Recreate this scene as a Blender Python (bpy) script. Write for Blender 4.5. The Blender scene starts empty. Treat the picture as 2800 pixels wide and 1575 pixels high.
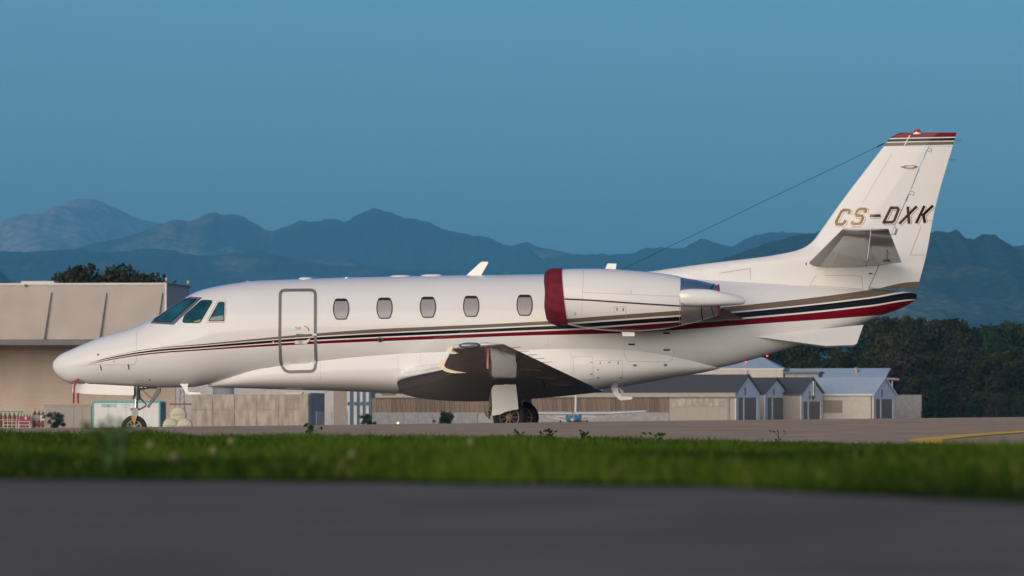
import bpy, bmesh, math, random
import numpy as np
from mathutils import Vector, Matrix
random.seed(7); RNG = np.random.default_rng(11)
S = bpy.context.scene
COL = S.collection
# ---------------------------------------------------------------- camera
FPX = 15700.0; HOR = 1150.0; CAMZ = 0.24; CAMD = 100.0
PITCH = math.atan((HOR - 787.5) / FPX)
cd = bpy.data.cameras.new('camera'); cam = bpy.data.objects.new('camera', cd); COL.objects.link(cam)
cam.location = (0, -CAMD, CAMZ); cam.rotation_euler = (math.pi/2 + PITCH, 0, 0)
cd.sensor_width = 36; cd.lens = 36*FPX/2800; cd.clip_start = 0.5; cd.clip_end = 60000
cd.dof.use_dof = True; cd.dof.focus_distance = 98.6; cd.dof.aperture_fstop = 9.0
S.camera = cam
# ---------------------------------------------------------------- sky, sun, exposure
SUN_AZ = math.radians(207)      # compass bearing of the afterglow, clockwise from +Y: behind the camera, to its left
SUN_EL = math.radians(7.0)
w = bpy.data.worlds.new('World'); S.world = w; w.use_nodes = True
nt = w.node_tree; nt.nodes.clear()
sk = nt.nodes.new('ShaderNodeTexSky'); sk.sky_type = 'NISHITA'; sk.sun_disc = False
sk.sun_elevation = SUN_EL; sk.sun_rotation = SUN_AZ
sk.altitude = 400; sk.air_density = 0.9; sk.dust_density = 1.8; sk.ozone_density = 4.0
mixn = nt.nodes.new('ShaderNodeMix'); mixn.data_type = 'RGBA'; mixn.blend_type = 'MULTIPLY'
mixn.inputs['Factor'].default_value = 1.0
mixn.inputs[7].default_value = (0.70, 0.87, 0.95, 1)      # white balance of the photograph
bg = nt.nodes.new('ShaderNodeBackground'); bg.inputs[1].default_value = 0.100
wo = nt.nodes.new('ShaderNodeOutputWorld')
nt.links.new(sk.outputs[0], mixn.inputs[6]); nt.links.new(mixn.outputs[2], bg.inputs[0]); nt.links.new(bg.outputs[0], wo.inputs[0])
sd = bpy.data.lights.new('sun', 'SUN'); sd.energy = 2.3; sd.angle = math.radians(58); sd.color = (1.0, 0.78, 0.57)
sun = bpy.data.objects.new('sun', sd); COL.objects.link(sun)
sdir = Vector((math.sin(SUN_AZ)*math.cos(SUN_EL), math.cos(SUN_AZ)*math.cos(SUN_EL), math.tan(math.radians(9))))
sun.rotation_euler = sdir.to_track_quat('Z', 'Y').to_euler(); sun.location = (0, -60, 40)
vs = S.view_settings; vs.view_transform = 'Standard'; vs.look = 'None'; vs.gamma = 1; vs.exposure = 0.84
S.render.engine = 'CYCLES'
cy = S.cycles; cy.use_denoising = True; cy.volume_bounces = 0; cy.max_bounces = 6; cy.diffuse_bounces = 3; cy.glossy_bounces = 3
cy.transparent_max_bounces = 6; cy.sample_clamp_indirect = 6; cy.use_adaptive_sampling = False
# ---------------------------------------------------------------- helpers
def tag(o, label=None, cat=None, group=None, kind=None):
    if label: o['label'] = label
    if cat: o['category'] = cat
    if group: o['group'] = group
    if kind: o['kind'] = kind
    return o
def empty(name, loc=(0, 0, 0), rz=0.0, label=None, cat=None, group=None):
    o = bpy.data.objects.new(name, None); COL.objects.link(o); o.location = loc; o.rotation_euler = (0, 0, rz); o.empty_display_size = .3
    return tag(o, label, cat, group)
def link(name, me, parent=None):
    o = bpy.data.objects.new(name, me); COL.objects.link(o)
    if parent: o.parent = parent
    return o
def obj(name, v, f, mat, parent=None, smooth=False, fm=None):
    me = bpy.data.meshes.new(name); me.from_pydata([tuple(map(float, p)) for p in v], [], [tuple(q) for q in f])
    for m in (mat if isinstance(mat, (list, tuple)) else [mat]): me.materials.append(m)
    if fm is not None: me.polygons.foreach_set('material_index', fm)
    bm = bmesh.new(); bm.from_mesh(me); bmesh.ops.recalc_face_normals(bm, faces=bm.faces); bm.to_mesh(me); bm.free()
    if smooth:
        me.polygons.foreach_set('use_smooth', [True]*len(me.polygons))
        try: me.set_sharp_from_angle(angle=math.radians(38))
        except Exception: pass
    me.update(); return link(name, me, parent)
def pchip(xs, ys):
    xs = np.array(xs, float); ys = np.array(ys, float); h = np.diff(xs); dl = np.diff(ys)/h; d = np.zeros_like(xs)
    for i in range(1, len(xs)-1):
        if dl[i-1]*dl[i] > 0:
            w1 = 2*h[i]+h[i-1]; w2 = h[i]+2*h[i-1]; d[i] = (w1+w2)/(w1/dl[i-1]+w2/dl[i])
    d[0] = dl[0]; d[-1] = dl[-1]
    def fn(x):
        x = np.clip(np.asarray(x, float), xs[0], xs[-1]); i = np.clip(np.searchsorted(xs, x)-1, 0, len(xs)-2)
        t = (x-xs[i])/h[i]; t2 = t*t; t3 = t2*t
        return (2*t3-3*t2+1)*ys[i]+(t3-2*t2+t)*h[i]*d[i]+(-2*t3+3*t2)*ys[i+1]+(t3-t2)*h[i]*d[i+1]
    return fn
class MB:
    """collects boxes, bars, tubes and prisms that make ONE mesh"""
    def __init__(s): s.v = []; s.f = []
    def add(s, v, f):
        n = len(s.v); s.v += [tuple(p) for p in v]; s.f += [tuple(i+n for i in q) for q in f]; return s
    def box(s, c, size, M=None):
        a, b, h = [q/2 for q in size]
        v = [(sx*a, sy*b, sz*h) for sz in (-1, 1) for sy in (-1, 1) for sx in (-1, 1)]
        if M is not None: v = [M @ Vector(p) for p in v]
        v = [(p[0]+c[0], p[1]+c[1], p[2]+c[2]) for p in v]
        return s.add(v, [(0, 1, 3, 2), (4, 6, 7, 5), (0, 4, 5, 1), (2, 3, 7, 6), (0, 2, 6, 4), (1, 5, 7, 3)])
    def tube(s, pts, r, n=10, cap=True):
        pts = [Vector(p) for p in pts]; rs = r if isinstance(r, (list, tuple)) else [r]*len(pts); v = []
        for i, p in enumerate(pts):
            t = (pts[min(i+1, len(pts)-1)]-pts[max(i-1, 0)]).normalized()
            a = t.orthogonal().normalized() if i == 0 else (a - t*a.dot(t)).normalized()
            b = t.cross(a)
            for k in range(n):
                q = 2*math.pi*k/n; v.append(p+(a*math.cos(q)+b*math.sin(q))*rs[i])
        f = [(i*n+k, i*n+(k+1) % n, (i+1)*n+(k+1) % n, (i+1)*n+k) for i in range(len(pts)-1) for k in range(n)]
        if cap: f += [tuple(range(n))[::-1], tuple((len(pts)-1)*n+k for k in range(n))]
        return s.add(v, f)
    def lathe(s, c, axis, prof, n=32, cap=True):
        """prof: (offset along axis, radius)"""
        c = Vector(c); t = Vector(axis).normalized(); a = t.orthogonal().normalized(); b = t.cross(a); v = []
        for (o, r) in prof:
            for k in range(n):
                q = 2*math.pi*k/n; v.append(c+t*o+(a*math.cos(q)+b*math.sin(q))*r)
        m = len(prof); f = [(i*n+k, i*n+(k+1) % n, (i+1)*n+(k+1) % n, (i+1)*n+k) for i in range(m-1) for k in range(n)]
        if cap: f += [tuple(range(n))[::-1], tuple((m-1)*n+k for k in range(n))]
        return s.add(v, f)
    def prism(s, poly, d):
        """poly: list of 3D points, extruded by vector d"""
        n = len(poly); v = [tuple(p) for p in poly]+[tuple(Vector(p)+Vector(d)) for p in poly]
        return s.add(v, [tuple(range(n))[::-1], tuple(range(n, 2*n))]+[(i, (i+1) % n, n+(i+1) % n, n+i) for i in range(n)])
    def build(s, name, mat, parent=None, smooth=False): return obj(name, s.v, s.f, mat, parent, smooth)
# ---------------------------------------------------------------- measuring: photograph pixel -> point in the place
CAM = np.array([0.0, -CAMD, CAMZ]); FW = np.array([0, math.cos(PITCH), math.sin(PITCH)]); UP = np.array([0, -math.sin(PITCH), math.cos(PITCH)])
def ray(px, py): return np.array([1.0, 0, 0])*((px-1400)/FPX)+UP*((787.5-py)/FPX)+FW
def at(px, py, d):
    r = ray(px, py); return CAM+r*(d/r[1])           # d: metres from the camera along +Y
_g = [(-300, .125, 0), (4, .125, 0), (11, .125, 0), (14, .122, 0), (20, .105, -.003), (30, .070, -.011), (45, .028, -.0127), (60, -.01, -.0127), (72, .10, .002), (86, .205, .0115), (93, .09, .016), (97.0, .013, .018),
      (103.5, .013, .018), (130, -.05, .012), (500, -.05, .012), (900, 0.0, .012), (3000, 0, .004), (30000, 0, 0)]
_gz = pchip([q[0] for q in _g], [q[1] for q in _g]); _gt = pchip([q[0] for q in _g], [q[2] for q in _g])
def zg(x, y):
    d = np.asarray(y, float)+CAMD; xe = 60*np.tanh(np.asarray(x, float)/60)
    return _gz(d)+_gt(d)*xe
def ground_at(px, py, d0=30, d1=200):
    r = ray(px, py)
    for d in np.arange(d0, d1, .1):
        p = CAM+r*(d/r[1])
        if p[2] <= zg(p[0], p[1]): return p
    return p
# ---------------------------------------------------------------- materials
def pm(name, c, rough=.6, metal=0.0, var=.0, scale=5.0, bump=0.0, bscale=40.0, coat=0.0, spec=.5, c2=None, stretch=None, objrand=0.0, emit=None):
    m = bpy.data.materials.new(name); m.use_nodes = True; T = m.node_tree; B = T.nodes['Principled BSDF']
    B.inputs['Base Color'].default_value = (*c, 1); B.inputs['Roughness'].default_value = rough; B.inputs['Metallic'].default_value = metal
    B.inputs['Coat Weight'].default_value = coat; B.inputs['Coat Roughness'].default_value = .06; B.inputs['Specular IOR Level'].default_value = spec
    if emit: B.inputs['Emission Color'].default_value = (*emit[0], 1); B.inputs['Emission Strength'].default_value = emit[1]
    tc = T.nodes.new('ShaderNodeTexCoord'); src = tc.outputs['Object']
    if stretch:
        mp = T.nodes.new('ShaderNodeMapping'); mp.inputs['Scale'].default_value = stretch; T.links.new(src, mp.inputs[0]); src = mp.outputs[0]
    if var or c2 or objrand:
        n = T.nodes.new('ShaderNodeTexNoise'); n.inputs['Scale'].default_value = scale; n.inputs['Detail'].default_value = 6; T.links.new(src, n.inputs['Vector'])
        r = T.nodes.new('ShaderNodeValToRGB'); T.links.new(n.outputs[0], r.inputs[0])
        lo = [max(0, q*(1-var)) for q in c]; hi = [min(1, q*(1+var)) for q in (c2 or c)]
        r.color_ramp.elements[0].position = .32; r.color_ramp.elements[1].position = .68
        r.color_ramp.elements[0].color = (*lo, 1); r.color_ramp.elements[1].color = (*hi, 1); out = r.outputs[0]
        if objrand:
            oi = T.nodes.new('ShaderNodeObjectInfo'); mr = T.nodes.new('ShaderNodeMapRange'); mr.inputs[3].default_value = 1-objrand; mr.inputs[4].default_value = 1+objrand
            T.links.new(oi.outputs['Random'], mr.inputs[0]); vm = T.nodes.new('ShaderNodeVectorMath'); vm.operation = 'SCALE'
            T.links.new(out, vm.inputs[0]); T.links.new(mr.outputs[0], vm.inputs['Scale']); out = vm.outputs[0]
        T.links.new(out, B.inputs['Base Color'])
    if bump:
        n2 = T.nodes.new('ShaderNodeTexNoise'); n2.inputs['Scale'].default_value = bscale; n2.inputs['Detail'].default_value = 4; T.links.new(src, n2.inputs['Vector'])
        bp = T.nodes.new('ShaderNodeBump'); bp.inputs['Strength'].default_value = bump; bp.inputs['Distance'].default_value = .02
        T.links.new(n2.outputs[0], bp.inputs['Height']); T.links.new(bp.outputs[0], B.inputs['Normal'])
    return m
def leafmat(name, c1, c2, c3=None):
    m = bpy.data.materials.new(name); m.use_nodes = True; T = m.node_tree; B = T.nodes['Principled BSDF']
    a = T.nodes.new('ShaderNodeAttribute'); a.attribute_name = 'tone'; r = T.nodes.new('ShaderNodeValToRGB')
    r.color_ramp.elements[0].color = (*c1, 1); r.color_ramp.elements[1].color = (*c2, 1)
    if c3: r.color_ramp.elements[1].position = .86; e = r.color_ramp.elements.new(1.0); e.color = (*c3, 1)
    T.links.new(a.outputs['Fac'], r.inputs[0])
    oi = T.nodes.new('ShaderNodeObjectInfo'); mr = T.nodes.new('ShaderNodeMapRange'); mr.inputs[3].default_value = .75; mr.inputs[4].default_value = 1.25
    T.links.new(oi.outputs['Random'], mr.inputs[0]); vm = T.nodes.new('ShaderNodeVectorMath'); vm.operation = 'SCALE'
    T.links.new(r.outputs[0], vm.inputs[0]); T.links.new(mr.outputs[0], vm.inputs['Scale']); T.links.new(vm.outputs[0], B.inputs['Base Color'])
    B.inputs['Roughness'].default_value = .7; B.inputs['Specular IOR Level'].default_value = .06
    return m
M = {}
M['asphalt'] = pm('asphalt', (.190, .168, .148), .95, var=.20, scale=3.0, bump=.5, bscale=90, spec=0)
M['apron'] = pm('apron_asphalt', (.53, .375, .26), .95, var=.14, scale=1.3, bump=.4, bscale=60, spec=0)
M['stand'] = pm('shaded_asphalt', (.21, .175, .145), .95, var=.2, scale=2.0, bump=.5, bscale=60, spec=0)  # apron asphalt with the jet's shade put into its colour
M['soil'] = pm('verge_soil', (.022, .034, .008), .95, var=.4, scale=3.0, spec=0)
M['field'] = pm('field', (.05, .075, .03), .95, var=.3, scale=.02, spec=0)
M['yellow'] = pm('yellow_paint', (.95, .54, .02), .8, var=.12, scale=4)
M['white'] = pm('white_paint', (.78, .78, .77), .32, coat=1.0, spec=.15, var=.02, scale=.8)
M['fence'] = pm('fence_metal', (.34, .30, .25), .3, 1.0, var=.1, scale=12)
M['chrome'] = pm('polished_metal', (.88, .88, .88), .07, 1.0, var=.04, scale=3)
M['nozzle'] = pm('nozzle_metal', (.80, .78, .75), .38, 1.0, var=.08, scale=5)
M['steel'] = pm('brushed_steel', (.34, .33, .32), .34, 1.0, var=.15, scale=6)
M['strutmetal'] = pm('gear_metal', (.20, .20, .20), .38, .7, var=.2, scale=9)
M['grey'] = pm('grey_seal', (.17, .17, .165), .6, var=.06, scale=6)
M['dark'] = pm('dark_gap', (.012, .012, .013), .6)
M['wingpaint'] = pm('shaded_wing_paint', (.26, .25, .24), .35, coat=1.0, spec=.15, var=.03, scale=1.5)  # white wing paint darkened to put the underside shade into its colour
M['seam'] = pm('seam_sealant', (.40, .39, .38), .6)
M['rubber'] = pm('tyre_rubber', (.018, .018, .019), .75, var=.2, scale=20)
M['pane'] = pm('window_shade', (.31, .29, .30), .45, coat=.3, var=.05, scale=30)
M['glass'] = pm('cockpit_glass', (.016, .090, .115), .06, coat=.25, spec=.5, var=.6, scale=2.5)
M['winframe'] = pm('windshield_frame', (.16, .20, .27), .35, .4)
M['red'] = pm('red_paint', (.30, .008, .025), .3, coat=1.0)
M['blackp'] = pm('black_paint', (.009, .009, .011), .25, coat=1.0)
M['gold'] = pm('gold_paint', (.165, .130, .095), .34, coat=1.0)
M['cover'] = pm('red_canvas', (.150, .010, .022), .8, var=.22, scale=7, bump=.9, bscale=7, spec=.3)
M['strap'] = pm('black_webbing', (.014, .014, .015), .7)
M['ribbon'] = pm('red_ribbon', (.30, .012, .03), .6, var=.1, scale=30)
M['pink'] = pm('faded_pink_ribbon', (.46, .17, .20), .7)
M['letter'] = pm('gold_foil', (.075, .048, .024), .22, .7, var=.6, scale=1.6, stretch=(1.3, .2, .4))
M['orange'] = pm('orange_cap', (.62, .27, .015), .5)
M['lens'] = pm('light_lens', (.20, .24, .27), .08, .2, coat=1.0)
M['beaconred'] = pm('red_beacon', (.5, .06, .025), .25, coat=1.0)
# jet paint with the three stripes and the faint waviness of skin panels
def skin_material(name, curves=None, lines=None, levels=None, base=(.78, .775, .765)):
    """curves: 6 lists of (x, z) edges; lines: 6 (x0, z0, x1, z1); levels: 6 constant z - top of gold .. bottom of red"""
    m = bpy.data.materials.new(name); m.use_nodes = True; T = m.node_tree; B = T.nodes['Principled BSDF']; N = T.nodes.new; Lk = T.links.new
    tc = N('ShaderNodeTexCoord'); sp = N('ShaderNodeSeparateXYZ'); Lk(tc.outputs['Object'], sp.inputs[0])
    def mth(op, a, b=None):
        n = N('ShaderNodeMath'); n.operation = op
        for i, q in enumerate((a, b)):
            if q is None: continue
            if isinstance(q, (int, float)): n.inputs[i].default_value = q
            else: Lk(q, n.inputs[i])
        return n.outputs[0]
    edges = []
    for i in range(6):
        if curves:
            pts = curves[i]; x0, x1 = -9.0, 9.0; z0, z1 = 0.0, 6.0
            fc = N('ShaderNodeFloatCurve'); cm = fc.mapping; c = cm.curves[0]
            pl = [((p[0]-x0)/(x1-x0), (p[1]-z0)/(z1-z0)) for p in pts]
            pl = [(0.0, pl[0][1])]+pl+[(1.0, pl[-1][1])]
            c.points[0].location = pl[0]; c.points[1].location = pl[-1]
            for q in pl[1:-1]: c.points.new(*q)
            for q in c.points: q.handle_type = 'AUTO_CLAMPED'
            cm.update()
            u = mth('DIVIDE', mth('SUBTRACT', sp.outputs[0], x0), x1-x0); Lk(u, fc.inputs['Value'])
            edges.append(mth('ADD', mth('MULTIPLY', fc.outputs[0], z1-z0), z0))
        elif lines:
            xa, za, xb, zb = lines[i]; k = (zb-za)/(xb-xa)
            edges.append(mth('ADD', mth('MULTIPLY', sp.outputs[0], k), za-k*xa))
        else: edges.append(levels[i])
    z = sp.outputs[2]; nz = N('ShaderNodeTexNoise'); nz.inputs['Scale'].default_value = 1.3; nz.inputs['Detail'].default_value = 5; Lk(tc.outputs['Object'], nz.inputs['Vector'])
    rm = N('ShaderNodeValToRGB'); Lk(nz.outputs[0], rm.inputs[0]); rm.color_ramp.elements[0].color = (*[q*.945 for q in base], 1); rm.color_ramp.elements[1].color = (*base, 1)
    col = rm.outputs[0]
    cols = [(.165, .130, .095), (.009, .009, .011), (.165, .003, .013)]
    if levels: cols = [(.165, .003, .013), (.02, .02, .022), (.165, .130, .095)]
    for i in range(3):
        inside = mth('MULTIPLY', mth('LESS_THAN', z, edges[2*i]), mth('GREATER_THAN', z, edges[2*i+1]))
        mx = N('ShaderNodeMix'); mx.data_type = 'RGBA'; Lk(inside, mx.inputs['Factor']); Lk(col, mx.inputs[6]); mx.inputs[7].default_value = (*cols[i], 1); col = mx.outputs[2]
    Lk(col, B.inputs['Base Color'])
    B.inputs['Roughness'].default_value = .4; B.inputs['Specular IOR Level'].default_value = .04; B.inputs['Coat Weight'].default_value = 1.0; B.inputs['Coat Roughness'].default_value = .05; B.inputs['Coat IOR'].default_value = 1.25
    n2 = N('ShaderNodeTexNoise'); n2.inputs['Scale'].default_value = 1.1; n2.inputs['Detail'].default_value = 2; Lk(tc.outputs['Object'], n2.inputs['Vector'])
    bp = N('ShaderNodeBump'); bp.inputs['Strength'].default_value = .2; bp.inputs['Distance'].default_value = .02; Lk(n2.outputs[0], bp.inputs['Height'])
    Lk(bp.outputs[0], B.inputs['Normal']); Lk(bp.outputs[0], B.inputs['Coat Normal'])
    return m
#@@GROUND
# ---------------------------------------------------------------- ground: four sheets that meet edge to edge
_e1 = pchip([-70, -14, -3, -.99, -.44, .01, .34, .7, 1.2, 5, 14, 70], [16, 12.8, 11.6, 11.1, 10.75, 10.15, 9.6, 7.95, 6.4, 5, 4, 3])
def e1(x): x = np.asarray(x, float); return _e1(x)+.16*np.sin(x*7.3)*np.sin(x*3.1+1)+.10*np.sin(x*17+2)*np.sin(x*5.3)
def e2(x): return 60.0+.25*np.sin(np.asarray(x)*.9)
xs_near = np.concatenate([-np.geomspace(70, 12, 14), np.linspace(-11, -1.6, 26), np.linspace(-1.5, 1.5, 91), np.linspace(1.6, 11, 26), np.geomspace(12, 70, 14)])
def sheet(name, mat, lo, hi, n, xs, power=1.0):
    t = np.linspace(0, 1, n)**power; v = []
    for tt in t:
        for x in xs:
            y = (lo(x)*(1-tt)+hi(x)*tt)-CAMD; v.append((x, y, float(zg(x, y))))
    k = len(xs); f = [(i*k+j, i*k+j+1, (i+1)*k+j+1, (i+1)*k+j) for i in range(n-1) for j in range(k-1)]
    o = obj(name, v, f, mat, None, True); tag(o, kind='structure'); return o
sheet('taxiway', M['asphalt'], lambda x: -60.0, e1, 30, xs_near)
sheet('grass_verge', M['soil'], e1, e2, 40, xs_near)
sheet('apron', M['apron'], e2, lambda x: 96.0, 80, xs_near)
sheet('shaded_apron', M['stand'], lambda x: 96.0, lambda x: 135.0, 50, xs_near)  # darker sheet added in place of shade, to dim wing underside and belly
xs_far = np.concatenate([-np.geomspace(6200, 75, 15), xs_near, np.geomspace(75, 6200, 15)])
def far_sheet():
    ds = np.concatenate([np.linspace(135, 1000, 45), np.geomspace(1100, 38500, 29)]); v = []; xs = xs_far
    for d in ds:
        for x in xs: v.append((x, d-CAMD, float(zg(x, d-CAMD))))
    k = len(xs); f = [(i*k+j, i*k+j+1, (i+1)*k+j+1, (i+1)*k+j) for i in range(len(ds)-1) for j in range(k-1)]
    tag(obj('far_apron', v, f, M['apron'], None, True), kind='structure')
far_sheet()
def side_ground(sg):
    v = []; ds = [-60, 0, 20, 40, 60, 80, 100, 135]; xs = [70*sg, 150*sg, 400*sg, 1000*sg, 4000*sg]
    for d in ds:
        for x in xs: v.append((x, d-CAMD, float(zg(x, d-CAMD))))
    k = len(xs); f = [(i*k+j, i*k+j+1, (i+1)*k+j+1, (i+1)*k+j) for i in range(len(ds)-1) for j in range(k-1)]
    tag(obj('field', v, f, M['field'], None, True), kind='structure')
side_ground(-1); side_ground(1)
def rear_ground():
    v = []; ds = [-60, -160, -300, -700, -1700]; xs = np.concatenate([-np.array([4000., 1500, 400, 150]), np.linspace(-70, 70, 9), np.array([150., 400, 1500, 4000])])
    for d in ds:
        for x in xs: v.append((x, d-CAMD, float(zg(x, d-CAMD))))
    k = len(xs); f = [(i*k+j, i*k+j+1, (i+1)*k+j+1, (i+1)*k+j) for i in range(len(ds)-1) for j in range(k-1)]
    tag(obj('rear_field', v, f, M['field'], None, True), kind='structure')
rear_ground()
def painted_line(pts, width, name, lab):
    pts = [Vector((p[0], p[1], 0)) for p in pts]; P = []
    for i in range(len(pts)-1):
        for k in range(12): P.append(pts[i].lerp(pts[i+1], k/12))
    P.append(pts[-1]); v = []; f = []
    for i, p in enumerate(P):
        t = (P[min(i+1, len(P)-1)]-P[max(i-1, 0)]).normalized(); n = Vector((-t.y, t.x, 0))
        for s in (-1, 1):
            q = p+n*s*width/2; v.append((q.x, q.y, float(zg(q.x, q.y))+.008))
        if i: f.append((2*i-2, 2*i-1, 2*i+1, 2*i))
    o = obj(name, v, f, M['yellow']); tag(o, lab, 'marking', kind='structure')
def smooth_pts(P, n=8):
    xs = pchip(range(len(P)), [p[0] for p in P]); ys = pchip(range(len(P)), [p[1] for p in P]); t = np.linspace(0, len(P)-1, (len(P)-1)*n+1)
    return list(zip(xs(t), ys(t)))
LN = [ground_at(px, py) for px, py in ((2900, 1178), (2800, 1182), (2730, 1186), (2650, 1192), (2580, 1199), (2530, 1205))]
tip = LN[-1]; LN += [(tip[0]-.03, tip[1]-.8, 0), (tip[0]+.02, tip[1]-1.8, 0), (tip[0]+.2, tip[1]-3.4, 0)]
painted_line(smooth_pts(LN), .38, 'taxi_line', 'yellow taxi line curving in from the right beyond the grass')
FL = [at(2660, 1149, 330), at(2740, 1151, 260), at(2800, 1153, 200), at(2900, 1155, 180)]
painted_line(FL, .5, 'apron_line', 'thin far yellow line on the apron before the dark trees')
#@@JET
# ---------------------------------------------------------------- the jet: everything measured in its own frame (x aft, y to its right, z up)
YAW, TILT = math.radians(-3.0), math.radians(1.1)
RJ = np.array(Matrix.Rotation(YAW, 3, 'Z') @ Matrix.Rotation(-TILT, 3, 'Y'))
CJ = RJ.T @ CAM
def L(px, py, lat):
    r = RJ.T @ ray(px, py); return CJ+r*((lat-CJ[1])/r[1])
jet = empty('business_jet', (0, 0, 0), 0, 'white twin-engine business jet with red, black and gold stripes parked on the apron', 'business jet')
jet.rotation_euler = Matrix(RJ.tolist()).to_euler()
# fuselage profile in pixels
TOP = [(143.5, 1001), (147, 988), (154.6, 978.8), (165.6, 969.5), (193, 956.7), (234.6, 938.8), (276, 922.6), (317, 909.8), (359, 898), (378, 891), (397.5, 881.5), (419.5, 871.2), (441.6, 858.5), (469, 840.8),
       (497, 822.8), (511, 813), (525, 804.3), (552, 793), (580, 786), (635, 776), (700, 768), (838, 762.6), (948, 758.8), (1114, 755.2), (1280, 752.4), (1400, 751), (1500, 749.5), (1620, 749.5), (1700, 751), (1800, 755), (1900, 761.5), (2100, 773), (2370, 790), (2480, 797), (2506, 803)]
BOT = [(143.5, 1001), (147, 1013), (154.6, 1026), (171, 1040), (198.7, 1050.5), (248, 1052.5), (300, 1054), (366, 1057), (442, 1060), (524, 1058.5), (560, 1052), (620, 1044), (700, 1038.5), (838, 1033.5), (1114, 1026), (1400, 1022), (1600, 1020), (1700, 1018), (1800, 1014), (1900, 1009), (1968, 1004), (2035, 988.6), (2100, 969.5), (2155, 952), (2250, 921), (2340, 892), (2376, 876), (2431, 855), (2473, 838.8), (2495, 826.5), (2506, 819)]
MID = [(143.5, 1001), (193, 999), (276, 985), (360, 970), (420, 960), (520, 935), (620, 912), (700, 904), (900, 895), (1280, 888), (1600, 884), (1800, 881), (2000, 872), (2200, 853), (2400, 827), (2506, 811)]
HWD = [(143.5, 0), (147, .12), (154.6, .18), (165.6, .235), (193, .315), (234, .39), (276, .45), (317, .50), (378, .575), (441, .645), (525, .74), (600, .80), (700, .85), (800, .865), (1500, .865), (1650, .85), (1800, .80), (1950, .70), (2100, .56), (2250, .41), (2376, .285), (2450, .20), (2490, .14), (2506, .10)]
ptop, pbot, pmid, phw = (pchip([q[0] for q in A], [q[1] for q in A]) for A in (TOP, BOT, MID, HWD))
def sect(px):
    t = L(px, ptop(px), 0); b = L(px, pbot(px), 0); m = L(px, pmid(px), 0)
    return m[0], t[2], m[2], b[2], float(phw(px))
_px = np.unique(np.concatenate([np.linspace(143.5, 160, 8), np.linspace(160, 560, 60), np.linspace(560, 2506, 110)]))
SEC = np.array([sect(p) for p in _px])       # x, ztop, zmid, zbot, hw
def fsec(x):
    return [np.interp(x, SEC[:, 0], SEC[:, k]) for k in (1, 2, 3, 4)]
def fus_y(x, z):
    zt, zm, zb, hw = fsec(x); h = (zt-zm) if z >= zm else (zm-zb)
    q = np.clip((z-zm)/max(h, 1e-4), -1, 1); return -hw*math.sqrt(max(0, 1-q*q))
# belly fairing: crease line and keel
FOLD = [(557, 1050.5), (607, 1036), (700, 1010), (838, 991), (976, 976), (1114, 966), (1224, 961.5), (1320, 958.5), (1428, 956.5), (1566, 953), (1706, 956.5), (1814, 970), (1897, 988), (1968, 1005.5)]
KEEL = [(557, 1058), (620, 1060.5), (700, 1063.5), (838, 1067.5), (976, 1071.5), (1086, 1077), (1169, 1081), (1335, 1088), (1414, 1090), (1505, 1084), (1629, 1066), (1698, 1057), (1759, 1047), (1842, 1032), (1924, 1018), (1968, 1007)]
pfold, pkeel = (pchip([q[0] for q in A], [q[1] for q in A]) for A in (FOLD, KEEL))
FS = []
for p in np.linspace(557, 1968, 90):
    a = L(p, pfold(p), -.75); b = L(p, pkeel(p), 0); FS.append((a[0], a[2], b[2]))
FS = np.array(FS)
def fair_y(x, z):
    zf = np.interp(x, FS[:, 0], FS[:, 1]); zk = np.interp(x, FS[:, 0], FS[:, 2])
    if x < FS[0, 0] or x > FS[-1, 0] or z > zf: return 0.0
    t = min(1, (zf-z)/max(zf-zk, 1e-4)); yf = fus_y(x, zf)-.004
    k = .24*min(1.0, (zf-zk)/.5)
    return yf*(1+k*t)*math.sqrt(max(0, 1-t**3))
def skin_y(x, z): return min(fus_y(x, z), fair_y(x, z))
def on_skin(px, py, off=.004):
    lat = -.8
    for _ in range(6):
        p = L(px, py, lat); lat = .5*lat+.5*skin_y(p[0], p[2])
    p = L(px, py, lat); x, z = p[0], p[2]; y = skin_y(x, z); e = .004
    g = np.array([(skin_y(x+e, z)-skin_y(x-e, z))/(2*e), -1, (skin_y(x, z+e)-skin_y(x, z-e))/(2*e)]); n = g/np.linalg.norm(g)
    return np.array([x, y, z])+n*off
def loft(rings, cap0=True, cap1=True, closed=True):
    n = len(rings[0]); v = [p for r in rings for p in r]; m = len(rings); f = []
    for i in range(m-1):
        for k in range(n if closed else n-1):
            f.append((i*n+k, i*n+(k+1) % n, (i+1)*n+(k+1) % n, (i+1)*n+k))
    if cap0: f.append(tuple(range(n)))
    if cap1: f.append(tuple((m-1)*n+k for k in range(n))[::-1])
    return v, f
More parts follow.
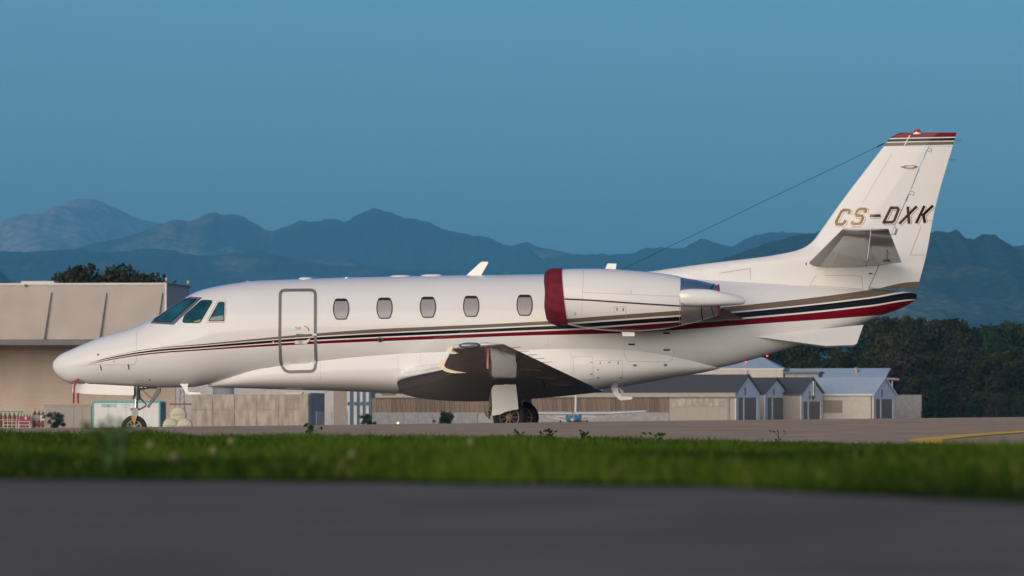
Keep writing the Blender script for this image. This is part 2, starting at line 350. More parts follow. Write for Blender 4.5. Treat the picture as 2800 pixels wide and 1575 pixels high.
# stripes: edges in pixels
def pxz(lst): return [(lambda q: (q[0], q[2]))(L(px, py, -phw(px)*.97)) for px, py in lst]
E_ = [[(238, 990), (300, 974.5), (400, 955), (560, 940), (700, 926.5), (838, 914), (1003, 901.5), (1200, 892.5), (1400, 883.3), (1700, 863), (2100, 827.6), (2376, 792.7), (2510, 770)],
      [(238, 990), (300, 975.3), (400, 957), (560, 943.5), (700, 931.5), (838, 921), (1003, 911.5), (1200, 902), (1400, 892.6), (1700, 876), (2100, 843.2), (2376, 812.5), (2512, 793)],
      [(213, 997), (300, 977.5), (400, 959.5), (560, 945.5), (700, 934), (838, 924), (1003, 914.2), (1200, 905), (1400, 896.3), (1700, 880), (2100, 847), (2376, 817), (2512, 799)],
      [(213, 997), (300, 980.5), (400, 964.3), (560, 951), (700, 940.7), (838, 931), (1003, 922.8), (1200, 913.8), (1400, 905), (1700, 892), (2100, 862.5), (2376, 834.6), (2512, 817.5)],
      [(193, 1004.5), (300, 982.5), (400, 966.5), (560, 953.7), (700, 943.3), (838, 934.5), (1003, 926), (1200, 917.5), (1400, 909), (1700, 896), (2100, 867), (2376, 839), (2512, 821)],
      [(193, 1004.5), (300, 985), (400, 970), (560, 957.7), (700, 948.8), (838, 941.5), (1003, 934.6), (1200, 927), (1400, 918.8), (1700, 911), (2100, 883.5), (2376, 863.6), (2512, 850)]]
M['skin'] = skin_material('jet_paint', curves=[pxz(e) for e in E_])
NR = 56
rings = []
for s_ in SEC:
    x, zt, zm, zb, hw = s_; ring = []
    for k in range(NR):
        a = 2*math.pi*k/NR; c_, s2 = math.cos(a), math.sin(a)
        ring.append((x, hw*c_, zm+(zt-zm)*s2 if s2 >= 0 else zm+(zm-zb)*s2))
    rings.append(ring)
obj('fuselage', *loft(rings), M['skin'], jet, True)
rings = []
for (x, zf, zk) in FS:
    half = [(x, fair_y(x, zf-(zf-zk)*t), zf-(zf-zk)*t) for t in 1-np.cos(np.linspace(0, math.pi/2, 22))[::1]**1.0]
    half = [(x, fair_y(x, zf-(zf-zk)*t), zf-(zf-zk)*t) for t in np.sin(np.linspace(0, math.pi/2, 22))]
    rings.append(half+[(q[0], -q[1], q[2]) for q in half[::-1][1:]])
o = obj('belly_fairing', *loft(rings, True, True, False), M['skin'], jet, True)
# --- decals that sit on a surface -------------------------------------------------
def densify(P, step, closed=False):
    out = []; n = len(P)
    for i in range(n if closed else n-1):
        a, b = np.array(P[i], float), np.array(P[(i+1) % n], float); k = max(1, int(math.ceil(np.linalg.norm(b-a)/step)))
        out += [tuple(a+(b-a)*j/k) for j in range(k)]
    if not closed: out.append(tuple(P[-1]))
    return out
def rounded(P, r, n=5):
    out = []; m = len(P)
    for i in range(m):
        p = np.array(P[i], float); a = np.array(P[i-1], float)-p; b = np.array(P[(i+1) % m], float)-p
        ra = min(r, np.linalg.norm(a)*.45); rb = min(r, np.linalg.norm(b)*.45)
        p0 = p+a/np.linalg.norm(a)*ra; p1 = p+b/np.linalg.norm(b)*rb
        for k in range(n+1):
            t = k/n; out.append(tuple(p0*(1-t)**2+2*p*t*(1-t)+p1*t*t))
    return out
def patch(P, surf, off, rings=4):
    P = densify(P, 8, True); c = np.mean(P, 0); v = [surf(c[0], c[1], off)]; f = []; n = len(P)
    for r in range(1, rings+1):
        for p in P:
            q = c+(np.array(p)-c)*r/rings; v.append(surf(q[0], q[1], off))
    for k in range(n): f.append((0, 1+k, 1+(k+1) % n))
    for r in range(rings-1):
        for k in range(n): f.append((1+r*n+k, 1+(r+1)*n+k, 1+(r+1)*n+(k+1) % n, 1+r*n+(k+1) % n))
    return v, f
def stroke(P, width, surf, off, closed=False, step=7, thick=0.0):
    P = densify(P, step, closed); n = len(P); v = []; f = []; A = [np.array(p, float) for p in P]
    for i in range(n):
        if closed: t = A[(i+1) % n]-A[i-1]
        else: t = A[min(i+1, n-1)]-A[max(i-1, 0)]
        t0 = A[i]-A[i-1] if (i or closed) else t; t = t/np.linalg.norm(t); nn = np.array([-t[1], t[0]])
        if np.linalg.norm(t0) > 0: k = abs(np.dot(t0/np.linalg.norm(t0), t))
        else: k = 1
        wv = width/2/max(k, .6)
        for s in (-1, 1):
            q = A[i]+nn*s*wv; v.append(surf(q[0], q[1], off))
    for i in range(n if closed else n-1):
        j = (i+1) % n; f.append((2*i, 2*i+1, 2*j+1, 2*j))
    return v, f
def both(v): return [(p[0], -p[1], p[2]) for p in v]
def solid(v, f, inn):
    """give a decal a thickness towards the surface so it is a real plate"""
    return v, f
# cabin windows, five a side
WX = [(932.7, 845.5), (1051.5, 843), (1170, 840.5), (1288.3, 838), (1434.5, 835)]
def win_poly(cx, cy, g=0):
    pts = [(-14.5, -27), (14.5, -27), (19.5, -14), (20.8, 0), (19.5, 12), (13.5, 27), (-13.5, 27), (-19.5, 12), (-20.8, 0), (-19.5, -14)]
    return rounded([(cx+x*(1+g/20), cy+y*(1+g/27)) for x, y in pts], 5, 3)
for side in (0, 1):
    for (cx, cy) in WX:
        v, f = patch(win_poly(cx, cy), on_skin, .003); v = both(v) if side else v
        o = obj('cabin_window', v, f, M['pane'], jet, True)
        v, f = stroke(win_poly(cx, cy, .4), 2.6, on_skin, .008, True, 4); v = both(v) if side else v
        obj('window_rim', v, f, M['dark'], o, True)
        v, f = patch(rounded([(cx-14, cy-26.5), (cx+14, cy-26.5), (cx+16.5, cy-21.5), (cx-16.5, cy-21.5)], 2, 2), on_skin, .006, 2); v = both(v) if side else v
        obj('recess_shade_strip', v, f, M['dark'], o, True)  # dark strip painted for the shade at the top of the window recess
# cockpit glazing
def z1(x, y): return (x/3.623, 700+y/3.623)
WS_OUT = [z1(1488, 668), z1(1722, 682), z1(2005, 412), z1(1878, 404), z1(1800, 446), z1(1700, 511), z1(1600, 576), z1(1524, 622)]
WS_IN = [z1(1530, 648), z1(1692, 656), z1(1945, 432), z1(1835, 428), z1(1800, 452), z1(1700, 517), z1(1600, 583), z1(1548, 622)]
SW = rounded([z1(1815, 640), z1(1835, 655), z1(1978, 660), z1(2105, 445), z1(1995, 440)], 5)
SW = rounded([z1(1806, 660), z1(1980, 662), z1(2108, 444), z1(1998, 440), z1(1830, 590)], 7)
AW = rounded([z1(2066, 645), z1(2217, 643), z1(2221, 462), z1(2168, 462)], 3)
for side in (0, 1):
    def add(nm, P, mt, off, par=jet, stroke_w=None):
        v, f = patch(P, on_skin, off, 6) if stroke_w is None else stroke(P, stroke_w, on_skin, off, True, 4)
        return obj(nm, both(v) if side else v, f, mt, par, True)
    ws = add('windshield', WS_OUT, M['winframe'], .004)
    add('windshield_glass', WS_IN, M['glass'], .010, ws)
    add('windshield_seal', WS_IN, M['dark'], .012, ws, 2.0)
    sw = add('cockpit_side_window', SW, M['glass'], .006); add('window_seal', SW, M['dark'], .009, sw, 2.2)
    aw = add('cockpit_rear_window', AW, M['glass'], .006); add('window_seal', AW, M['dark'], .009, aw, 2.0)
    add('window_frame', rounded([z1(2040, 660), z1(2228, 656), z1(2238, 448), z1(2155, 448)], 3), M['grey'], .004, aw, .8)
# cabin door
def z3(x, y): return (700+x/3.623, 700+y/3.623)
DR = rounded([z3(240, 341), z3(588, 339), z3(588, 600), z3(587, 800), z3(594, 1060), z3(580, 1142), z3(290, 1149), z3(244, 1060), z3(236, 800), z3(238, 600)], 14)
v, f = patch(DR, on_skin, .003, 10); door = obj('cabin_door', v, f, M['skin'], jet, True)
v, f = stroke(DR, 8.2, on_skin, .006, True, 6); obj('door_seal', v, f, M['grey'], door, True)
v, f = patch(rounded([z3(396, 770), z3(540, 776), z3(545, 784), z3(420, 791), z3(398, 788)], 2), on_skin, .012, 2); obj('door_handle', v, f, M['grey'], door, True)
v, f = patch([z3(385, 838), z3(500, 832), z3(545, 808), z3(536, 850), z3(505, 872), z3(385, 872)], on_skin, .007, 3); obj('notice_plate', v, f, M['white'], door, True)
v, f = stroke([z3(540, 812), z3(532, 845), z3(505, 866)], 2.6, on_skin, .011); obj('notice_arrow', v, f, M['red'], door, True)
v, f = stroke([z3(478, 694), z3(500, 700), z3(518, 720), z3(526, 742)], 3.0, on_skin, .009); obj('notice_arrow', v, f, M['beaconred'], door, True)
v, f = patch([z3(550, 768), z3(600, 766), z3(600, 788), z3(560, 788)], on_skin, .012, 2); obj('notice_plate', v, f, M['white'], door, True)
def text_on(txt, px, py, hpx, surf, off, mat, name, parent, slant=0.0, wscale=1.0):
    cu = bpy.data.curves.new('lettering', 'FONT'); cu.body = txt; cu.size = 1.0; cu.offset = .018; cu.resolution_u = 2; to = bpy.data.objects.new('lettering', cu); COL.objects.link(to)
    dg = bpy.context.evaluated_depsgraph_get(); me = bpy.data.meshes.new_from_object(to.evaluated_get(dg)); bpy.data.objects.remove(to)
    me.name = name; me.materials.clear(); me.materials.append(mat); k = hpx/.69
    for q in me.vertices:
        x, y = q.co.x, q.co.y; q.co = Vector(surf(px+(x*wscale+y*slant)*k, py-y*k, off))
    bpy.data.curves.remove(cu); return link(name, me, parent)
text_on('FECHAR', 806, 896.5, 3.4, on_skin, .008, M['beaconred'], 'lettering', door)
text_on('LOCK', 810, 900.5, 3.4, on_skin, .008, M['beaconred'], 'lettering', door)
text_on('ABRIR', 816, 934.5, 3.0, on_skin, .011, M['red'], 'lettering', door)
text_on('OPEN', 816, 939.5, 3.0, on_skin, .011, M['red'], 'lettering', door)
M['ghost'] = pm('pale_gold_print', (.86, .78, .66), .4, coat=1.0)
text_on('CITATION', 914, 889.5, 4.0, on_skin, .006, M['ghost'], 'lettering', jet, .25)
text_on('XLS', 928, 894.5, 3.2, on_skin, .006, M['ghost'], 'lettering', jet, .25)
# small skin fittings
def fit(nm, P, mt, off=.006, par=jet, mirror=False, rings=2):
    v, f = patch(P, on_skin, off, rings); o = obj(nm, v, f, mt, par, True)
    if mirror: obj(nm, both(v), f, mt, par, True)
    return o
def dot(nm, px, py, rx, ry, mt, off=.006, n=12, par=jet): return fit(nm, [(px+rx*math.cos(2*math.pi*k/n), py+ry*math.sin(2*math.pi*k/n)) for k in range(n)], mt, off, par)
dot('static_port', 268.5, 970, 2.6, 2.6, M['dark']); dot('fuel_filler', 1039.5, 929, 8, 7.2, M['steel']); dot('filler_cap', 1039.5, 929, 3.6, 3.2, M['dark'], .010)
dot('drain_port', 409, 1038, 2.2, 1.8, M['dark']); dot('rivet_head', 312, 988, 1.5, 1.5, M['dark']); dot('drain_port', 747, 935, 2.2, 2.2, M['white'], .01)
fit('baggage_latch', [z1(990, 1080), z1(1000, 1078), z1(1010, 1130), z1(1000, 1132)], M['steel']); fit('baggage_latch', [z1(1264, 1072), z1(1275, 1070), z1(1284, 1122), z1(1273, 1123)], M['steel'])
v, f = stroke([z1(1352, 760), z1(1350, 1040), z1(1335, 1070), z1(1290, 1078), z1(1020, 1078), z1(930, 1075)], .9, on_skin, .004); obj('panel_seam', v, f, M['seam'], jet, True)
def z5(x, y): return (1400+x/3.623, 700+y/3.623)
for (a, b, c_, d_) in ((1152, 866, 1218, 882), (1500, 921, 1565, 937), (1498, 755, 1562, 772)):
    fit('cooling_slot', [z5(a, b), z5(c_, b), z5(c_, d_), z5(a, d_)], M['dark'])
for (cx, cy) in ((1216, 1075), (1519, 1072)):
    fit('door_latch', [z5(cx-16, cy-2), z5(cx+16, cy-2), z5(cx+16, cy+16), z5(cx-16, cy+16)], M['strutmetal'])
for (cx, cy, hw_, hh) in ((785, 1053, 15, 4), (785, 1168, 15, 4), (873, 1058, 4, 15), (1051, 1058, 4, 15), (962, 1053, 16, 5), (850, 1127, 8, 5), (855, 1205, 16, 4), (1075, 1203, 15, 4)):
    fit('panel_latch', [z5(cx-hw_, cy-hh), z5(cx+hw_, cy-hh), z5(cx+hw_, cy+hh), z5(cx-hw_, cy+hh)], M['gold'])
def seam(P, par=jet, w_=.8, mt='seam', surf=on_skin, off=.0045):
    v, f = stroke(P, w_, surf, off); return obj('panel_seam', v, f, M[mt], par, True)
seam([z5(1112, 870), z5(1112, 985), z5(1150, 1045), z5(1560, 1050), z5(1605, 985), z5(1605, 930)], w_=.9)
seam([z5(585, 955), z5(585, 1120)]); seam([z5(610, 1170), z5(610, 995), z5(800, 995), z5(806, 1220), z5(700, 1222)], w_=.7); seam([z5(830, 1035), z5(1095, 1035), z5(1095, 1230)], w_=.6)
seam([z5(1112, 760), z5(1112, 870)], w_=.6); seam([z5(357, 790), z5(357, 935)], w_=.5)
seam([z3(640, 1050), z3(640, 1230)], w_=.5); seam([z3(1408, 985), z3(1408, 1160)], w_=.5); seam([z3(1630, 970), z3(1630, 1110)], w_=.5)
# --- vertical tail -----------------------------------------------------------------
FIN_LE = [(362, 2466), (367.6, 2450), (377, 2435), (399.4, 2417.4), (562, 2293), (640, 2238), (656, 2226), (671, 2209), (684, 2182), (693, 2141), (701, 2096), (718, 1952), (733, 1842), (742, 1778), (752, 1690), (770, 1670), (805, 1660)]
FIN_TE = [(362, 2616), (576, 2555.5), (700, 2532), (768, 2514), (796, 2506.5), (805, 2504)]
HINGE = [(362, 2551), (399, 2540), (457, 2514), (529, 2486), (620, 2446), (727, 2402), (790, 2375), (805, 2369)]
ple, pte, phi = (pchip([q[0] for q in A], [q[1] for q in A]) for A in (FIN_LE, FIN_TE, HINGE))
def fin_half(py, x, xl, xt):
    T = np.interp(py, [362, 400, 640, 700, 805], [.055, .07, .125, .13, .13])
    return T*math.sqrt(min(1, max(0, (x-xl))/.75))*min(1, max(0, (xt-x))/1.25)**.85
def fin_pt(px, py, off=.004):
    p = L(px, py, -.1); xl = L(ple(py), py, 0)[0]; xt = L(pte(py), py, 0)[0]
    return np.array([p[0], -fin_half(py, p[0], xl, xt)-off, p[2]])
def fin_part(name, y0, y1, fa, fb, mat, par, n=30, gap=0.0):
    rings = []
    for py in np.linspace(y0, y1, n):
        a, b = fa(py), fb(py); xl, xt = L(ple(py), py, 0)[0], L(pte(py), py, 0)[0]
        u = (1-np.cos(np.linspace(0, math.pi, 19)))/2; pts = []
        for t in u:
            px = a+(b-a)*t; p = L(px, py, 0); pts.append((p[0], fin_half(py, p[0], xl, xt), p[2]))
        rings.append([(q[0], -q[1]-1e-4, q[2]) for q in pts]+[(q[0], q[1]+1e-4, q[2]) for q in pts[::-1]])
    return obj(name, *loft(rings), mat, par, True)
_z = lambda y: float(L(2520, y, 0)[2])
M['fincap'] = skin_material('fin_cap_paint', levels=[_z(350), _z(376), _z(378.7), _z(386.2), _z(388.6), _z(397.5)])
fin = fin_part('vertical_fin', 400, 803, ple, lambda y: phi(y)-.6, M['skin'], jet, 60)
fin_part('fin_cap', 362.2, 399.6, ple, pte, M['fincap'], fin, 16)
rud = fin_part('rudder', 400.4, 790, lambda y: phi(y)+.9, pte, M['skin'], fin, 40)
def z7(x, y): return (2100+x/3.623, 300+y/3.623)
def z8(x, y): return (2100+x/3.623, 600+y/3.623)
def fstroke(P, w_, mt, off=.006, par=fin, nm='panel_seam'):
    v, f = stroke(P, w_, fin_pt, off, False, 5); return obj(nm, v, f, M[mt], par, True)
for (x, y) in ((1585, 375), (1412, 805)):
    fstroke([z7(x, y), z7(x+38, y+13), z7(x+30, y+42), z7(x-14, y+28), z7(x-40, y+100)], 1.4, 'winframe', nm='hinge_notch')
fstroke([z7(1500, 580), z7(1425, 770)], 1.0, 'grey'); fstroke([z7(1390, 835), z7(1310, 1030)], 1.0, 'grey')
fstroke([z7(1250, 1165), z7(1285, 1182), z7(1265, 1240), z7(1225, 1230)], 1.6, 'winframe', nm='hinge_notch')
fstroke([z7(1275, 1185), z7(1258, 1240)], 5.5, 'winframe', .008, nm='hinge_cover')
fstroke([z8(1100, 455), z8(1000, 680)], 1.6, 'grey', .006); fstroke([z8(1000, 677), z8(1120, 688)], 1.8, 'winframe', .008)
fstroke([z8(1660, 10), z8(1565, 10)], .7, 'grey', .005, rud); fstroke([z8(1520, 60), z8(1410, 352), z8(1560, 352)], .8, 'grey', .005, rud)
fstroke([z7(1405, 250), z7(1352, 352)], 2.0, 'steel', .006, nm='cap_strip')
fstroke([z7(1230, 430), z7(940, 920)], .5, 'grey', .004)
for (x, y, w2, h2) in ((378, 443, 5, 15), (1016, 537, 19, 6)):
    v, f = patch([z8(x-w2, y-h2), z8(x+w2, y-h2), z8(x+w2, y+h2), z8(x-w2, y+h2)], fin_pt, .006, 2); obj('drain_slot', v, f, M['dark'], fin)
v, f = patch([z8(918+37+37*math.cos(a), 485+15*math.sin(a)) for a in np.linspace(0, 6.28, 16)[:-1]], fin_pt, .005, 2); obj('inspection_cover', v, f, M['white'], fin, True)
fstroke([z8(480, 545), z8(415, 655), z8(940, 690), z8(925, 560), z8(560, 555)], .7, 'gold', .005); fstroke([z5(2050, 172), z5(2360, 125), z5(2360, 235)], .9, 'grey', .005)
mb = MB()        # antenna blister on the fin
for s in (-1, 1):
    P = [np.array(fin_pt(*z7(x, y), .0))*np.array([1, -s, 1]) for x, y in ((1310, 566), (1360, 548), (1450, 547), (1492, 562), (1450, 582), (1360, 582))]
    c = np.mean(P, 0)+np.array([0, s*-.0, 0]); Q = [c+(p-c)*.55+np.array([0, s*.06, 0]) for p in P]
    mb.add(list(P)+list(Q), [(i, (i+1) % 6, 6+(i+1) % 6, 6+i) for i in range(6)]+[tuple(range(6, 12))])
mb.build('blister_antenna', M['steel'], fin, True)
bp_ = L(2508, 366, 0); mb = MB(); mb.lathe(bp_, (0, 0, 1), [(-.01, .075), (.02, .075)], 20); mb.build('beacon_base', M['white'], fin, True)
mb = MB(); mb.lathe(bp_+np.array([0, 0, .02]), (0, 0, 1), [(0, .07), (.03, .066), (.055, .045), (.068, .012)], 20); mb.build('beacon', M['beaconred'], fin, True)
def wick(a, b, par, nm='static_wick'): MB().tube([a, b], .0045, 6).build(nm, M['strutmetal'], par)
for y in (384, 437): wick(L(pte(y)-2, y, 0), L(pte(y)+20, y, 0), fin)
wick(L(2544, 361, 0), L(2550, 347, 0), fin); wick(L(2506, 812.5, 0), L(2530, 812.5, 0), jet)
mb = MB(); mb.tube([L(2500, 812, 0), L(2508, 812.3, 0), L(2511.5, 812.5, 0)], [.05, .035, .015], 12); mb.build('tail_light', M['chrome'], jet, True)
mb = MB(); mb.tube([L(2418, 392, 0), L(2398, 402, 0)], .012, 6); mb.tube([L(2398, 402, 0), L(1692, 741, 0)], .0042, 6); mb.build('wire_antenna', M['strap'], jet)
# registration
REG = {'C': [[(803, 1036), (809, 1003), (798, 994), (748, 994), (726, 1012), (677, 1108), (684, 1134), (738, 1136), (758, 1118), (770, 1094)]],
       'S': [[(962, 1022), (971, 992), (960, 984), (906, 984), (885, 1000), (870, 1036), (882, 1050), (932, 1054), (941, 1070), (925, 1112), (905, 1132), (846, 1134), (834, 1122), (840, 1104)]],
       '-': [[(1008, 1052), (1116, 1050)]],
       'D': [[(1141, 1126), (1224, 960)], [(1216, 972), (1282, 972), (1293, 990), (1251, 1098), (1230, 1115), (1140, 1116)]],
       'X': [[(1386, 958), (1399, 1128)], [(1474, 956), (1300, 1130)]],
       'K': [[(1551, 950), (1468, 1124)], [(1636, 948), (1526, 1052)], [(1540, 1036), (1556, 1120)]]}
for ch, strokes in REG.items():
    par = rud if ch in 'XK' else fin
    for nm, wd, off, mt, dx in (('letter_outline', 11.5, .005, 'ribbon', 1.6), ('letter_outline', 9.7, .006, 'white', 1.3), ('letter', 7.6, .008, 'letter', 0)):
        V = []; F = []
        for s_ in strokes:
            P = [(z7(x, y)[0]+dx, z7(x, y)[1]+dx) for x, y in s_]
            v, f = stroke(P, wd if ch != '-' else wd, fin_pt, off, False, 4); F += [tuple(i+len(V) for i in q) for q in f]; V += [tuple(p) for p in v]
        obj(nm, V, F, M[mt], par, True); obj(nm, both(V), F, M[mt], par, True)
# --- aerofoil surfaces -------------------------------------------------------------
def foil(u, tc, camber=0.0):
    t = 5*tc*(.2969*np.sqrt(u)-.126*u-.3516*u**2+.2843*u**3-.1036*u**4); c = camber*4*u*(1-u); return c+t, c-t
def foil_part(name, st, u0, u1, mat, par, sg=-1, n=14, prou=0.0, endcap=0):
    """st: list of (LE point, TE point, thickness ratio, camber), near side; sg=+1 mirrors to the far side"""
    rings = []
    for (le, te, tc, cb) in st:
        le, te = np.array(le), np.array(te); ch = te-le; c = np.linalg.norm(ch); ex = ch/c; span = np.array([0, 1.0, 0]); ez = np.cross(ex, span); ez /= np.linalg.norm(ez)
        if ez[2] < 0: ez = -ez
        u = u0+(u1-u0)*(1-np.cos(np.linspace(0, math.pi, n)))/2; a, b = foil(u, tc, cb)
        if u1 >= 1: a[-1] += .0012; b[-1] -= .0012
        top = [le+ch*uu+ez*(q*c+prou) for uu, q in zip(u, a)]; low = [le+ch*uu+ez*(q*c-prou) for uu, q in zip(u, b)]
        rings.append([tuple(p) for p in top]+[tuple(p) for p in low[::-1]])
    v, f = loft(rings)
    if sg > 0: v = [(p[0], -p[1], p[2]) for p in v]
    return obj(name, v, f, mat, par, True)
def lerp_st(st, lat):
    ys = [s[0][1] for s in st]; lat = min(max(lat, min(ys)), max(ys))
    for i in range(len(st)-1):
        if (ys[i]-lat)*(ys[i+1]-lat) <= 0:
            t = (lat-ys[i])/(ys[i+1]-ys[i]); return tuple(np.array(st[i][k])*(1-t)+np.array(st[i+1][k])*t for k in range(2))+tuple(st[i][k]*(1-t)+st[i+1][k]*t for k in (2, 3))
def between(st, a, b):
    return [lerp_st(st, a)]+[s for s in st if min(a, b)+1e-3 < s[0][1] < max(a, b)-1e-3]+[lerp_st(st, b)]
# main wing
rootLE, rootTE = L(1096, 1032, -.85), L(1632, 1062, -.85)
tipLE, tipTE = L(1237, 950, -8.35), L(1378, 941, -8.35)
def mixp(a, b, lat): t = (lat-a[1])/(b[1]-a[1]); return a+(b-a)*t
crankLE = L(1208, 1010, -2.35)
WST = [(mixp(rootLE, crankLE, -.3), mixp(rootTE, tipTE, -.3), .17, .006), (rootLE, rootTE, .165, .006), (crankLE, mixp(rootTE, tipTE, -2.35), .125, .014), (tipLE, tipTE, .105, .016)]
for sg in (-1, 1):
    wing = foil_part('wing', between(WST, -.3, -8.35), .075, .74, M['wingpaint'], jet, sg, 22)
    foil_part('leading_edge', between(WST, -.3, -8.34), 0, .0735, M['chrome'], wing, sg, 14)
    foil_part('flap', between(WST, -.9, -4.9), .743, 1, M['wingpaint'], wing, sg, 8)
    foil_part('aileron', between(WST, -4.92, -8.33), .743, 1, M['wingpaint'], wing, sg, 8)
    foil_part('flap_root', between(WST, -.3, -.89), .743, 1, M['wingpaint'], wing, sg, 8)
    # rounded tip with its light
    tipc = []
    for k in range(5):
        a = k/4*math.pi/2*.96; s = WST[-1]; dl = .09*math.sin(a); sc = math.cos(a)
        off = np.array([0, -dl, 0.0]); le = s[0]+off+(s[1]-s[0])*.03*(1-sc); tipc.append((le, s[1]+off, s[2]*max(sc, .05), s[3]))
    tp = foil_part('wing_tip', tipc, .0, 1, M['white'], wing, sg, 18)
    lp = L(1284, 944.5, -8.47)
    mb = MB(); rg = []
    for (o_, r) in ((0, 1), (.03, .9), (.05, .5), (.056, .12)):
        rg.append([(lp[0]+.15*r*math.cos(a), lp[1]-o_+.02, lp[2]+.042*r*math.sin(a)) for a in np.linspace(0, 2*math.pi, 20, endpoint=False)])
    v, f = loft(rg); v = both(v) if sg > 0 else v; obj('wingtip_light', v, f, M['lens'], tp, True)
    rg = []
    for r in (1.0, 1.16):
        rg.append([(lp[0]+.15*r*math.cos(a), lp[1]+.004-.006*(r < 1.1), lp[2]+.042*r*math.sin(a)) for a in np.linspace(0, 2*math.pi, 20, endpoint=False)])
    v, f = loft(rg, False, False); v = both(v) if sg > 0 else v; obj('light_rim', v, f, M['dark'], tp, True)
    # fences wrapped round the leading edge
    for lat, back_lo, back_up, h in ((-3.6, .20, .05, .085), (-7.6, .12, .05, .075)):
        le, te, tc, cb = lerp_st(WST, lat); ch = te-le; c = np.linalg.norm(ch); ex = ch/c; ez = np.cross(ex, [0, 1.0, 0]); ez = ez/np.linalg.norm(ez)*(1 if np.cross(ex, [0, 1, 0])[2] > 0 else -1)
        us = np.concatenate([np.linspace(back_up, 0, 8), np.linspace(0, 1, 16)[1:]**1.6*back_lo]); inner = []; outer = []
        for i, uu in enumerate(us):
            a, b = foil(np.array([uu]), tc, cb); q = a[0] if i < 8 else b[0]
            t = i/(len(us)-1); hh = h*math.sin(math.pi*min(1, .12+.88*t)**.7) if t > 0 else .3*h
            pt = le+ch*uu+ez*q*c; nrm = -ex*max(0, 1-uu*9)+ez*(1 if i < 8 else -1)*min(1, uu*9+.15); nrm /= np.linalg.norm(nrm)
            inner.append(pt-nrm*.01); outer.append(pt+nrm*hh)
        n_ = len(us); th = np.array([0, .012, 0]); V = [*inner, *outer, *[p+th for p in inner], *[p+th for p in outer]]
        F = []
        for i in range(n_-1):
            F += [(i, i+1, n_+i+1, n_+i), (2*n_+i, 3*n_+i, 3*n_+i+1, 2*n_+i+1), (n_+i, n_+i+1, 3*n_+i+1, 3*n_+i)]
        V = both(V) if sg > 0 else V; obj('wing_fence', V, F, M['fence'], wing, True)
    for lat in (-5.4, -6.0, -6.6, -7.2, -7.8):
        le, te, tc, cb = lerp_st(WST, lat); b = te+np.array([.16, 0, .004])
        if sg > 0: te = te*np.array([1, -1, 1]); b = b*np.array([1, -1, 1])
        wick(te, b, wing)
    for lat, uu in ((-3.0, .80), (-1.9, .84), (-4.4, .78)):      # flap track fairings under the trailing edge
        le, te, tc, cb = lerp_st(WST, lat); ch = te-le; c = np.linalg.norm(ch); a, b = foil(np.array([uu]), tc, cb); p = le+ch*uu+np.array([0, 0, b[0]*c-.01])
        mb = MB(); mb.tube([p-ch/c*.2, p-ch/c*.05, p+ch/c*.12, p+ch/c*.2], [.008, .026, .024, .008], 8)
        mb.v = [tuple(np.array(q)*np.array([1, -1 if sg > 0 else 1, 1])) for q in mb.v]; mb.build('flap_track', M['gold'], wing, True)
# tailplane
SST = [(L(2213, 716, -.06), L(2466, 720, -.06), .10, 0), (L(2213, 718.5, -.16), L(2466, 719, -.16), .10, 0), (L(2303, 627.5, -3.2), L(2430, 628, -3.2), .09, 0)]
for sg in (-1, 1):
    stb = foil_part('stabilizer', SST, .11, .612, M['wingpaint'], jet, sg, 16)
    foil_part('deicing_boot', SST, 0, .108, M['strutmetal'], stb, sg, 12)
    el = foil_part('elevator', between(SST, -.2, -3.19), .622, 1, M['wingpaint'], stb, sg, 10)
    tc_ = []
    for k in range(5):
        a = k/4*math.pi/2*.96; s = SST[-1]; off = np.array([0, -.07*math.sin(a), .012*math.sin(a)]); tc_.append((s[0]+off+(s[1]-s[0])*.06*(1-math.cos(a)), s[1]+off, s[2]*max(math.cos(a), .05), 0))
    foil_part('stabilizer_tip', tc_, 0, .612, M['white'], stb, sg, 14); foil_part('elevator_tip', tc_, .622, 1, M['white'], el, sg, 8)
    def q_(px, py):      # a point under the tailplane from the photograph
        lat = -.16-(718.5-py)/91*3.04; p = L(px, py, lat); return np.array([p[0], p[1]*(1 if sg < 0 else -1), p[2]-.035])
    z8l = lambda x, y: q_(*z8(x, y))
    mb = MB(); mb.tube([z8l(985, 372), z8l(1055, 372)], .02, 8); mb.tube([z8l(990, 380), z8l(1045, 392)], .018, 8); mb.build('hinge_arm', M['strutmetal'], el)
    mb = MB(); mb.tube([z8l(1183, 296), z8l(1180, 385)], .014, 6); mb.tube([z8l(1140, 390), z8l(1205, 392)], .016, 6); mb.build('trim_tab_rod', M['strutmetal'], el)
# ventral strakes
for sg in (-1, 1):
    P = [L(2062, 920, -.50), L(2258, 945.5, -.80), L(2335, 943, -.82), L(2343, 939, -.81), L(2361, 888, -.36), L(2230, 900, -.30)]
    P = [np.array(p)*np.array([1, 1 if sg < 0 else -1, 1]) for p in P]
    MB().prism(P, (0, .028*(1 if sg < 0 else -1), -.012)).build('ventral_strake', M['white'], jet)
